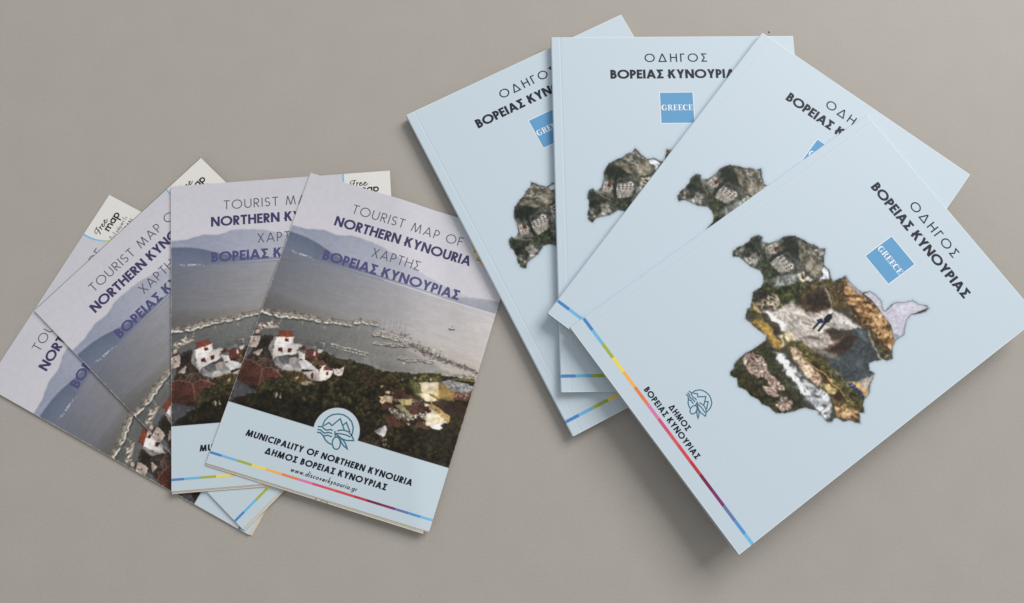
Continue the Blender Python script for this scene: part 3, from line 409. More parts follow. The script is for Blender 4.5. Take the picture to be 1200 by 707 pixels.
EMBLEM = [[(62.9, 158.5), (62.8, 156.6), (63.0, 154.5), (64.4, 151.6), (66.6, 149.4), (69.8, 148.0), (73.3, 147.5), (76.4, 148.3), (79.5, 150.0), (81.6, 153.0), (82.4, 156.1), (82.4, 158.9)], [(63.6, 157.6), (66.0, 154.8), (68.4, 156.1), (72.1, 150.5), (76.7, 156.3)], [(75.1, 153.7), (76.6, 151.6), (80.7, 156.6)], [(60.0, 159.2), (62.7, 158.5), (63.9, 159.2), (65.3, 159.8), (66.9, 159.5), (68.3, 158.6), (69.9, 158.9)], [(60.4, 161.0), (62.4, 160.7), (64.2, 161.6), (65.5, 161.9), (67.6, 160.8), (70.2, 160.7)], [(60.7, 162.8), (62.8, 162.4), (64.8, 163.5), (66.1, 163.6), (67.7, 162.6), (70.7, 162.8)], [(65.2, 163.8), (67.3, 165.8), (69.7, 167.0), (72.0, 167.4)], [(73.4, 162.1), (74.1, 162.0), (74.8, 162.2), (75.5, 162.6), (76.2, 163.3), (76.7, 164.1), (77.1, 165.0), (77.4, 166.0), (77.4, 167.0), (77.3, 167.8), (77.0, 168.6), (76.5, 169.1), (75.9, 169.4), (75.2, 169.5), (74.5, 169.3), (73.8, 168.9), (73.2, 168.2), (72.6, 167.4), (72.2, 166.5), (72.0, 165.5), (71.9, 164.6), (72.1, 163.7), (72.4, 162.9), (72.8, 162.4), (73.4, 162.1)], [(71.3, 158.8), (72.0, 160.6), (72.8, 162.4)], [(72.8, 158.3), (74.6, 157.2), (77.0, 156.6), (79.8, 156.8), (82.1, 158.1), (83.7, 159.7), (84.7, 161.1), (82.4, 161.7), (80.4, 162.3), (77.7, 162.2), (74.5, 161.3), (72.2, 160.2)], [(72.2, 160.1), (75.3, 159.4), (78.9, 159.1), (82.1, 159.5)], [(72.2, 160.2), (76.2, 161.8), (78.7, 163.0), (80.8, 164.9), (82.4, 167.1), (79.8, 166.1), (77.5, 164.4), (76.0, 162.5)]]
MAP_OUT = [(22.9, 133.5), (21.4, 132.0), (21.4, 129.1), (22.5, 124.7), (22.5, 121.0), (21.6, 117.1), (21.7, 114.5), (23.4, 111.7), (25.5, 111.0), (27.0, 112.5), (28.7, 112.3), (31.2, 110.0), (32.6, 105.3), (32.9, 101.3), (34.7, 96.4), (37.2, 93.1), (41.8, 90.4), (45.6, 89.3), (48.9, 86.7), (53.0, 85.3), (55.1, 82.7), (58.1, 85.8), (61.7, 89.4), (63.9, 90.6), (67.2, 89.6), (72.1, 92.1), (74.7, 92.3), (74.7, 91.9), (76.6, 83.5), (82.8, 84.1), (91.4, 82.2), (93.6, 77.4), (98.1, 75.9), (102.6, 75.8), (107.6, 78.5), (109.4, 77.7), (108.5, 72.9), (108.7, 69.1), (111.6, 65.0), (114.2, 59.1), (118.3, 57.4), (121.9, 53.8), (123.9, 54.0), (124.6, 56.9), (122.8, 61.3), (120.4, 65.9), (121.2, 69.9), (123.8, 74.2), (127.3, 77.9), (127.0, 80.9), (127.4, 85.5), (129.3, 88.9), (134.7, 94.2), (133.8, 98.0), (131.5, 99.4), (129.8, 103.2), (128.5, 107.3), (128.1, 107.5), (129.9, 109.6), (132.4, 110.6), (134.9, 109.5), (139.3, 116.5), (142.8, 120.6), (143.9, 125.0), (145.8, 128.3), (149.9, 130.7), (148.4, 133.4), (153.6, 137.2), (152.0, 138.7), (150.0, 139.9), (147.9, 141.5), (146.5, 144.9), (142.6, 146.7), (141.6, 148.7), (142.5, 151.1), (141.0, 153.2), (136.8, 153.2), (134.3, 154.4), (132.4, 153.4), (129.5, 156.0), (125.9, 158.7), (124.4, 163.1), (122.8, 167.4), (121.0, 171.5), (117.9, 175.7), (115.3, 176.4), (112.4, 176.8), (109.4, 178.8), (104.7, 179.5), (100.5, 181.6), (96.2, 181.6), (91.5, 184.5), (86.9, 181.9), (83.3, 184.0), (81.9, 182.9), (80.8, 179.2), (79.1, 177.9), (78.1, 172.6), (77.9, 169.1), (78.6, 162.8), (79.0, 154.7), (78.9, 151.8), (76.8, 149.5), (76.2, 149.9), (70.5, 151.3), (60.9, 153.8), (59.6, 152.6), (56.9, 149.0), (56.8, 146.2), (54.5, 143.7), (50.5, 139.4), (50.1, 136.4), (50.7, 132.7), (48.7, 129.0), (46.1, 126.9), (41.5, 126.3), (36.7, 129.3), (32.0, 130.2), (27.0, 131.4), (24.5, 134.2)]
MAP_OPS = [('p', '#4b4a40', 0.65, 1.04, 0.385, [(9.6, 126.2), (50.9, 68.4), (81.6, 94.3), (80.8, 118.9), (57.2, 151.9)]), ('p', '#4a4c46', 1.8399999999999999, 1.3, 0.33, [(11.4, 126.3), (48.0, 75.1), (65.5, 89.8), (63.6, 105.4), (47.4, 128.0)]), ('t', ['#7b7a70', '#5d5e55', '#38392f', '#8d8a80', '#2e3029'], 1.4, 0.9, 30, 3.978, 1.87, 2.6, [(20.8, 130.7), (26.5, 111.0), (30.6, 111.1), (42.0, 118.3), (39.2, 126.6), (27.8, 131.0)]), ('s', ['#7b7a70', '#5d5e55', '#38392f', '#8d8a80', '#2e3029'], 52, 0.48, 1.36, 1.8, 30, [(20.8, 130.7), (26.5, 111.0), (30.6, 111.1), (42.0, 118.3), (39.2, 126.6), (27.8, 131.0)]), ('p', '#2f352c', 1.8399999999999999, 1.04, 0.275, [(23.3, 126.4), (21.7, 117.7), (25.4, 111.1), (29.1, 114.7), (29.6, 119.8)]), ('p', '#2c3228', 2.76, 1.1700000000000002, 0.275, [(33.3, 101.6), (38.4, 93.0), (49.8, 100.3), (44.6, 104.5), (37.8, 105.3)]), ('p', '#3a4130', 2.3, 1.1700000000000002, 0.33, [(35.6, 121.5), (39.6, 117.4), (50.6, 117.9), (47.1, 125.6), (39.3, 125.0)]), ('t', ['#7d7868', '#6a6456', '#908a7a', '#4a463a', '#a09684'], 1.4, 0.9, 40, 4.680000000000001, 1.9800000000000002, 2.6, [(39.7, 94.0), (54.5, 84.9), (62.1, 90.2), (67.4, 100.0), (55.9, 103.2), (46.5, 97.6)]), ('s', ['#7d7868', '#6a6456', '#908a7a', '#4a463a', '#a09684'], 48, 0.48, 1.4400000000000002, 2, 40, [(39.7, 94.0), (54.5, 84.9), (62.1, 90.2), (67.4, 100.0), (55.9, 103.2), (46.5, 97.6)]), ('s', ['#9da0a4', '#b8b8ba'], 24, 0.5, 1.1, 1.5, 20, [(48.1, 92.5), (55.0, 84.3), (60.8, 89.1), (53.6, 94.9)]), ('s', ['#c8c4bc'], 20, 0.4, 0.9, 2, 30, [(23.9, 132.1), (35.8, 122.7), (37.0, 126.8), (27.3, 131.7)]), ('p', '#59605a', 2.07, 0.9099999999999999, 0.275, [(50.3, 124.0), (57.9, 109.1), (64.0, 112.0), (58.0, 126.1)]), ('t', ['#a3a6a4', '#7e827c', '#4b5048'], 1.4, 0.9, 20, 2.5740000000000003, 1.3, 2.6, [(50.6, 122.1), (57.2, 108.6), (61.7, 112.3), (56.1, 124.5)]), ('s', ['#a3a6a4', '#7e827c', '#4b5048'], 16, 0.4, 0.8800000000000001, 1.8, 20, [(50.6, 122.1), (57.2, 108.6), (61.7, 112.3), (56.1, 124.5)]), ('p', '#a79c8e', 0.52, 0.52, 0.165, [(32.7, 113.3), (33.0, 105.6), (37.3, 105.4), (39.1, 108.0), (37.2, 113.8)]), ('s', ['#6b4a3c', '#8c5a48', '#4a3a34', '#ddd6cc'], 26, 0.5, 0.9, 1, 30, [(32.7, 111.8), (33.3, 105.9), (38.7, 107.1), (36.6, 112.9)]), ('p', '#2f2d2c', 0.39, 0.26, 0.11000000000000001, [(39.5, 117.5), (39.3, 113.4), (39.9, 103.9), (41.5, 106.8), (41.6, 116.4)]), ('p', '#857d70', 0.52, 0.39, 0.165, [(42.0, 116.2), (41.7, 108.0), (52.0, 105.8), (53.7, 112.0), (50.7, 115.9)]), ('p', '#cfc9c4', 0.39, 0.26, 0.11000000000000001, [(41.5, 111.8), (41.4, 108.3), (52.3, 106.1), (52.4, 111.0), (49.7, 111.9)]), ('p', '#b4aa98', 0.52, 0.65, 0.22000000000000003, [(57.9, 109.1), (57.7, 103.6), (60.4, 102.7), (66.0, 102.0), (63.0, 109.1)]), ('s', ['#2c2824'], 6, 0.7, 1.4, 2, 20, [(57.6, 107.3), (60.4, 102.7), (63.0, 104.8), (60.4, 107.0)]), ('p', '#b5b8c6', 0.52, 0.52, 0.05500000000000001, [(64.3, 93.7), (63.9, 90.6), (67.2, 89.6), (72.7, 92.7), (69.3, 98.9), (67.9, 95.1)]), ('p', '#41462a', 2.07, 1.56, 0.385, [(54.5, 143.7), (49.8, 138.9), (48.7, 129.0), (58.3, 124.2), (63.0, 109.1), (68.8, 109.6), (71.3, 120.2), (67.7, 130.9)]), ('c', ['#3a3d24', '#565c33', '#6d7240', '#2c2f1c', '#4b5230'], 120, 1.0, 2.4, [(48.6, 127.8), (59.4, 124.1), (63.2, 110.3), (68.1, 109.1), (69.7, 121.0), (66.9, 129.2), (54.0, 130.2)]), ('p', '#35312a', 1.38, 1.04, 0.33, [(54.7, 143.3), (50.3, 138.2), (54.0, 130.2), (64.5, 128.3), (66.0, 134.7), (60.9, 143.1)]), ('t', ['#c9bda6', '#a79a84', '#5a5040', '#1f1c18'], 1.4, 0.9, -30, 3.5100000000000002, 1.6500000000000001, 2.6, [(57.0, 143.1), (58.3, 128.4), (65.6, 128.1), (66.3, 137.1), (60.9, 143.1)]), ('s', ['#c9bda6', '#a79a84', '#5a5040', '#1f1c18'], 22, 0.4, 1.2000000000000002, 1.8, -30, [(57.0, 143.1), (58.3, 128.4), (65.6, 128.1), (66.3, 137.1), (60.9, 143.1)]), ('p', '#a0813f', 1.8399999999999999, 1.04, 0.165, [(54.3, 144.0), (62.2, 144.2), (66.7, 143.6), (61.6, 156.2), (60.9, 153.8), (70.9, 150.0), (86.2, 150.5), (87.9, 145.3), (81.3, 144.3), (64.8, 143.9), (55.3, 143.9)]), ('p', '#c0a468', 1.38, 0.65, 0.132, [(55.3, 143.9), (63.5, 142.8), (63.6, 144.1), (59.2, 145.9)]), ('p', '#5b532c', 1.8399999999999999, 0.78, 0.22000000000000003, [(57.5, 146.7), (63.1, 144.8), (63.3, 146.0), (58.0, 148.2)]), ('p', '#a8a098', 2.3, 1.04, 0.11000000000000001, [(63.5, 142.8), (68.5, 128.4), (70.5, 121.2), (79.8, 120.0), (87.1, 104.0), (98.4, 110.2), (101.1, 126.8), (95.9, 131.2), (89.5, 135.8), (82.6, 136.6), (79.5, 139.5)]), ('p', '#bdb6ae', 1.8399999999999999, 1.04, 0.11000000000000001, [(80.2, 122.7), (86.9, 104.7), (100.9, 100.8), (111.8, 94.3), (106.5, 101.6), (96.2, 117.8), (90.3, 131.1)]), ('p', '#c9c4c0', 2.07, 1.04, 0.066, [(87.6, 110.6), (87.5, 103.9), (100.7, 99.3), (103.2, 102.8), (96.6, 110.3)]), ('t', ['#978f85', '#b8b1a8', '#8b8379', '#c2bbb3'], 1.4, 0.9, -25, 8.580000000000002, 1.3, 2.6, [(69.9, 129.5), (77.2, 122.3), (91.9, 104.7), (97.3, 110.3), (91.0, 133.7), (82.0, 136.1)]), ('s', ['#978f85', '#b8b1a8', '#8b8379', '#c2bbb3'], 22, 0.32000000000000006, 0.8800000000000001, 6, -25, [(69.9, 129.5), (77.2, 122.3), (91.9, 104.7), (97.3, 110.3), (91.0, 133.7), (82.0, 136.1)]), ('p', '#d2cdc8', 0.65, 0.52, 0.05500000000000001, [(64.1, 141.2), (67.3, 138.3), (77.7, 134.8), (81.7, 136.4), (78.8, 139.0), (70.4, 139.7)]), ('p', '#4a4138', 1.38, 0.52, 0.165, [(64.0, 143.5), (65.3, 141.0), (75.9, 138.7), (79.5, 139.5), (80.5, 142.5), (87.9, 145.3), (80.8, 145.0)]), ('t', ['#c6b58e', '#9a8660', '#6a5a3c', '#e0d4b4'], 1.4, 0.9, 15, 5.459999999999999, 1.54, 2.6, [(80.5, 142.5), (84.1, 134.6), (89.0, 136.4), (87.4, 146.0)]), ('s', ['#c6b58e', '#9a8660', '#6a5a3c', '#e0d4b4'], 12, 0.4, 1.1199999999999999, 3, 15, [(80.5, 142.5), (84.1, 134.6), (89.0, 136.4), (87.4, 146.0)]), ('p', '#9d958c', 1.8399999999999999, 0.78, 0.11000000000000001, [(92.9, 135.3), (92.6, 128.5), (98.2, 117.8), (106.3, 116.8), (105.4, 123.8), (98.8, 131.5)]), ('p', '#59524a', 1.38, 0.52, 0.165, [(91.3, 130.7), (94.1, 126.4), (99.5, 122.1), (99.9, 123.5), (94.6, 127.9)]), ('p', '#7d756c', 2.3, 0.78, 0.132, [(98.6, 132.7), (105.5, 124.6), (117.4, 118.6), (114.3, 122.9), (105.5, 129.2)]), ('p', '#4a3c2e', 2.3, 1.1700000000000002, 0.22000000000000003, [(71.2, 119.0), (68.8, 109.6), (71.6, 101.4), (76.4, 99.0), (86.7, 104.4), (85.9, 111.2), (80.8, 119.6), (76.6, 121.4)]), ('p', '#332a22', 3.2199999999999998, 1.04, 0.165, [(73.1, 112.1), (72.9, 102.4), (77.2, 100.7), (84.0, 105.4), (81.1, 113.6)]), ('p', '#57492f', 1.8399999999999999, 1.04, 0.33, [(71.7, 96.0), (74.7, 91.9), (76.7, 83.7), (86.7, 92.7), (98.4, 97.4), (91.0, 99.0), (86.7, 103.3), (76.3, 98.5)]), ('l', '#a0907c', 1.0, 0.6, [(75.6, 98.6), (80.8, 101.0), (86.1, 104.1)]), ('p', '#5a4d2c', 2.3, 1.04, 0.275, [(72.6, 121.2), (70.7, 115.4), (68.4, 103.0), (73.3, 93.2), (71.6, 101.4), (70.0, 110.7)]), ('p', '#8f6b45', 0.52, 0.9099999999999999, 0.33, [(76.7, 83.7), (83.5, 84.8), (92.4, 83.0), (99.6, 79.9), (109.4, 80.3), (117.7, 80.9), (127.1, 85.0), (130.5, 90.6), (122.2, 95.3), (111.2, 95.1), (99.6, 95.7), (91.8, 94.4), (84.6, 92.1)]), ('t', ['#c1996a', '#a9804f', '#5f4630', '#d0aa7c', '#73522f', '#40301f'], 1.4, 0.9, -50, 6.240000000000001, 1.7600000000000002, 2.6, [(76.7, 83.7), (83.5, 84.8), (92.4, 83.0), (99.6, 79.9), (109.4, 80.3), (117.7, 80.9), (127.1, 85.0), (130.5, 90.6), (122.2, 95.3), (111.2, 95.1), (99.6, 95.7), (91.8, 94.4), (84.6, 92.1)]), ('s', ['#c1996a', '#a9804f', '#5f4630', '#d0aa7c', '#73522f', '#40301f'], 84, 0.4, 1.2800000000000002, 3, -50, [(76.7, 83.7), (83.5, 84.8), (92.4, 83.0), (99.6, 79.9), (109.4, 80.3), (117.7, 80.9), (127.1, 85.0), (130.5, 90.6), (122.2, 95.3), (111.2, 95.1), (99.6, 95.7), (91.8, 94.4), (84.6, 92.1)]), ('s', ['#3b3022', '#54452c'], 110, 0.6, 1.6, 2, -50, [(91.6, 92.9), (110.3, 93.0), (129.2, 90.8), (134.3, 93.9), (124.5, 97.3), (111.4, 96.6), (99.8, 97.2)]), ('p', '#4a4331', 1.6099999999999999, 1.04, 0.33, [(111.2, 95.1), (121.8, 95.0), (130.8, 90.2), (134.4, 94.6), (133.5, 98.4), (125.2, 97.9)]), ('s', ['#d8cfc0', '#e8e2d4'], 7, 0.6, 1.2, 1, 0, [(107.6, 82.8), (111.5, 80.8), (112.5, 83.0), (110.5, 84.0)]), ('s', ['#c9c2b4', '#38342a'], 16, 0.4, 0.9, 1, 0, [(129.9, 96.6), (133.5, 93.2), (134.3, 97.2), (132.1, 98.6)]), ('l', '#a99e8c', 1.3, 0.6, [(113.6, 95.2), (121.2, 98.4), (127.5, 99.9), (132.5, 98.9)]), ('p', '#454d51', 2.76, 0.9099999999999999, 0.11000000000000001, [(111.8, 116.6), (106.5, 101.6), (112.0, 95.8), (128.3, 100.5), (130.0, 103.3), (129.2, 107.8), (130.8, 110.6), (131.1, 110.1), (135.1, 110.6), (136.2, 115.0), (129.8, 124.5), (121.1, 128.5), (109.9, 130.6), (115.4, 121.5)]), ('p', '#5f6e70', 3.2199999999999998, 0.78, 0.08800000000000001, [(106.5, 101.6), (111.4, 96.6), (117.2, 98.9), (113.3, 100.8)]), ('p', '#4b3e34', 1.6099999999999999, 0.65, 0.132, [(95.9, 118.2), (98.1, 111.6), (105.1, 107.0), (111.5, 103.3), (114.7, 112.5), (114.9, 119.2), (105.2, 124.1), (105.5, 115.2)]), ('p', '#372d27', 2.3, 0.65, 0.11000000000000001, [(106.2, 121.0), (106.5, 112.1), (110.4, 104.9), (114.2, 113.4), (112.2, 119.5)]), ('p', '#8d6b5c', 1.8399999999999999, 0.39, 0.08800000000000001, [(105.2, 124.1), (105.3, 116.3), (106.3, 110.6), (106.6, 118.7)]), ('p', '#3c3c2a', 1.8399999999999999, 0.65, 0.33, [(81.7, 183.3), (79.8, 178.4), (78.4, 168.3), (79.4, 153.3), (87.1, 151.7), (99.6, 153.9), (112.4, 155.4), (126.3, 156.8), (121.3, 171.8), (115.1, 176.8), (104.7, 179.5), (96.2, 181.6), (91.3, 184.8), (86.7, 182.3)]), ('c', ['#33341f', '#4b4a2a', '#5a5430', '#403f26'], 160, 1.0, 2.2, [(82.9, 183.1), (88.0, 176.0), (108.6, 177.0), (105.2, 178.8), (95.9, 181.3), (90.8, 183.9)]), ('p', '#454636', 2.76, 1.04, 0.165, [(80.8, 154.5), (88.5, 152.8), (116.1, 156.2), (124.1, 158.4), (116.9, 162.5), (103.3, 159.2)]), ('s', ['#c3a295', '#a98a80', '#d8bfb2', '#6a4c44', '#8d7068', '#e0cfc6'], 330, 0.5, 1.3, 1.4, 20, [(78.8, 170.9), (79.4, 162.4), (87.1, 160.7), (97.7, 162.5), (109.0, 161.7), (110.0, 164.7), (96.6, 168.4), (87.0, 173.0)]), ('s', ['#c3a295', '#a98a80', '#d8bfb2', '#6a4c44', '#8d7068', '#e0cfc6'], 150, 0.5, 1.3, 1.5, 10, [(101.3, 172.3), (103.6, 166.2), (110.3, 167.2), (109.3, 170.9), (104.4, 172.5)]), ('s', ['#c3a295', '#a98a80', '#d8bfb2', '#6a4c44', '#8d7068', '#e0cfc6'], 120, 0.5, 1.3, 1.5, 10, [(113.9, 172.5), (113.2, 166.2), (118.7, 162.9), (122.2, 166.9), (119.3, 172.4)]), ('l', '#b39a8c', 0.6, 0.3, [(79.2, 171.8), (86.8, 171.7)]), ('p', '#5a5230', 2.3, 1.3, 0.33, [(89.6, 142.3), (92.1, 134.2), (103.4, 132.1), (116.3, 129.1), (133.5, 127.6), (147.8, 128.4), (153.0, 137.3), (139.0, 143.6), (114.5, 143.6), (99.6, 144.9)]), ('c', ['#4c4526', '#6d6434', '#857a40', '#3a341e'], 170, 0.9, 2.0, [(92.3, 135.4), (103.4, 132.1), (117.0, 129.7), (113.9, 134.0), (100.7, 138.9)]), ('p', '#b29a82', 1.6099999999999999, 1.3, 0.22000000000000003, [(92.0, 142.0), (96.9, 138.1), (107.4, 140.0), (115.4, 136.4), (121.6, 142.7), (111.1, 145.3), (101.5, 145.3)]), ('t', ['#d3b9a0', '#8d735c', '#c4a78e', '#6b543f', '#e0ccb8'], 1.4, 0.9, -40, 3.1200000000000006, 1.6500000000000001, 2.6, [(92.0, 142.0), (98.1, 137.9), (108.5, 138.6), (116.1, 136.9), (119.9, 143.5), (109.4, 146.2)]), ('s', ['#d3b9a0', '#8d735c', '#c4a78e', '#6b543f', '#e0ccb8'], 40, 0.4, 1.2000000000000002, 1.6, -40, [(92.0, 142.0), (98.1, 137.9), (108.5, 138.6), (116.1, 136.9), (119.9, 143.5), (109.4, 146.2)]), ('p', '#4b3629', 1.6099999999999999, 0.9099999999999999, 0.22000000000000003, [(103.2, 139.9), (115.9, 135.7), (134.1, 132.7), (137.7, 138.0), (131.0, 141.5), (122.3, 138.7), (115.6, 137.6)]), ('p', '#b5a06a', 0.65, 0.78, 0.165, [(120.9, 139.9), (124.3, 135.9), (130.2, 135.1), (131.4, 137.2), (127.8, 139.9)]), ('p', '#b08d6c', 1.38, 1.04, 0.22000000000000003, [(134.0, 141.7), (138.4, 138.6), (146.2, 139.5), (147.6, 141.8), (142.2, 146.4)]), ('t', ['#d4b48c', '#7a5a3c', '#4a3a26', '#b89060'], 1.4, 0.9, -30, 3.6399999999999997, 1.54, 2.6, [(134.0, 141.7), (147.1, 132.3), (152.5, 138.0), (142.2, 146.4)]), ('s', ['#d4b48c', '#7a5a3c', '#4a3a26', '#b89060'], 20, 0.4, 1.1199999999999999, 2, -30, [(134.0, 141.7), (147.1, 132.3), (152.5, 138.0), (142.2, 146.4)]), ('l', '#b59a62', 0.7, 0.3, [(102.9, 139.6), (114.7, 135.8), (123.5, 134.0), (134.3, 134.0), (138.9, 133.4)]), ('l', '#b59a62', 0.7, 0.3, [(139.6, 144.2), (138.4, 136.3), (143.0, 138.0)]), ('l', '#b59a62', 0.7, 0.3, [(144.4, 144.8), (144.2, 137.8), (150.5, 136.4)]), ('p', '#4d4a2e', 2.07, 1.04, 0.33, [(117.7, 130.3), (130.2, 124.8), (143.9, 125.0), (149.3, 130.8), (140.1, 133.2), (127.4, 131.6)]), ('p', '#a39b8c', 1.8399999999999999, 0.65, 0.11000000000000001, [(128.8, 125.9), (133.3, 120.5), (135.0, 109.9), (142.8, 120.6), (143.7, 123.7), (134.5, 126.2)]), ('s', ['#8a8574', '#c3bba8', '#5c5a48'], 40, 0.4, 0.9, 1, 0, [(113.6, 131.4), (123.9, 127.5), (134.4, 124.9), (131.1, 127.9), (118.3, 130.8)]), ('p', '#d8a45c', 0.325, 0.26, 0.05500000000000001, [(130.8, 124.1), (132.6, 121.3), (133.6, 122.0), (132.0, 124.2)]), ('p', '#2a3350', 0.325, 0.26, 0.05500000000000001, [(130.4, 126.7), (131.7, 124.0), (133.1, 124.4), (132.1, 126.4)]), ('p', '#d8a45c', 0.325, 0.26, 0.05500000000000001, [(132.8, 123.9), (134.6, 121.1), (135.6, 121.7), (134.0, 124.0)]), ('p', '#2a3350', 0.325, 0.26, 0.05500000000000001, [(132.4, 126.5), (133.7, 123.8), (135.1, 124.2), (134.1, 126.2)]), ('p', '#d8a45c', 0.325, 0.26, 0.05500000000000001, [(134.8, 123.6), (136.6, 120.8), (137.6, 121.5), (136.0, 123.7)]), ('p', '#2a3350', 0.325, 0.26, 0.05500000000000001, [(134.4, 126.2), (135.7, 123.5), (137.1, 123.9), (136.1, 125.9)]), ('p', '#d8a45c', 0.325, 0.26, 0.05500000000000001, [(136.8, 123.4), (138.6, 120.6), (139.6, 121.2), (138.0, 123.5)]), ('p', '#2a3350', 0.325, 0.26, 0.05500000000000001, [(136.4, 126.0), (137.7, 123.3), (139.1, 123.7), (138.1, 125.7)]), ('p', '#d8a45c', 0.325, 0.26, 0.05500000000000001, [(138.7, 123.1), (140.6, 120.3), (141.6, 121.0), (139.9, 123.2)]), ('p', '#2a3350', 0.325, 0.26, 0.05500000000000001, [(138.4, 125.7), (139.7, 123.0), (141.1, 123.4), (140.1, 125.4)]), ('p', '#d8a45c', 0.325, 0.26, 0.05500000000000001, [(140.7, 122.9), (142.5, 120.1), (143.6, 120.7), (141.9, 123.0)]), ('p', '#2a3350', 0.325, 0.26, 0.05500000000000001, [(140.4, 125.5), (141.7, 122.8), (143.1, 123.2), (142.1, 125.2)]), ('p', '#4b4c49', 1.8399999999999999, 0.78, 0.22000000000000003, [(88.3, 153.2), (92.1, 147.8), (104.7, 146.8), (118.9, 145.0), (129.7, 140.3), (141.6, 148.7), (141.5, 152.5), (136.0, 153.6), (126.8, 156.1), (113.1, 156.0), (100.1, 153.2)]), ('t', ['#b8babd', '#8f9194', '#d6d8da', '#5d5f60', '#a2a4a8', '#3c3e3c'], 1.4, 0.9, -48, 6.6560000000000015, 1.7600000000000002, 2.6, [(88.2, 152.5), (92.8, 148.4), (105.4, 147.4), (119.5, 145.5), (129.2, 141.0), (141.1, 149.4), (140.3, 152.7), (135.3, 153.0), (126.7, 154.8), (112.9, 154.7), (100.6, 152.5)]), ('s', ['#b8babd', '#8f9194', '#d6d8da', '#5d5f60', '#a2a4a8', '#3c3e3c'], 84, 0.4, 1.2800000000000002, 3.2, -48, [(88.2, 152.5), (92.8, 148.4), (105.4, 147.4), (119.5, 145.5), (129.2, 141.0), (141.1, 149.4), (140.3, 152.7), (135.3, 153.0), (126.7, 154.8), (112.9, 154.7), (100.6, 152.5)]), ('s', ['#dcdee0'], 60, 0.6, 1.6, 4, -50, [(89.0, 152.1), (94.8, 150.0), (107.0, 151.0), (120.2, 150.6), (118.8, 154.0), (107.4, 153.5), (96.3, 152.4)])]
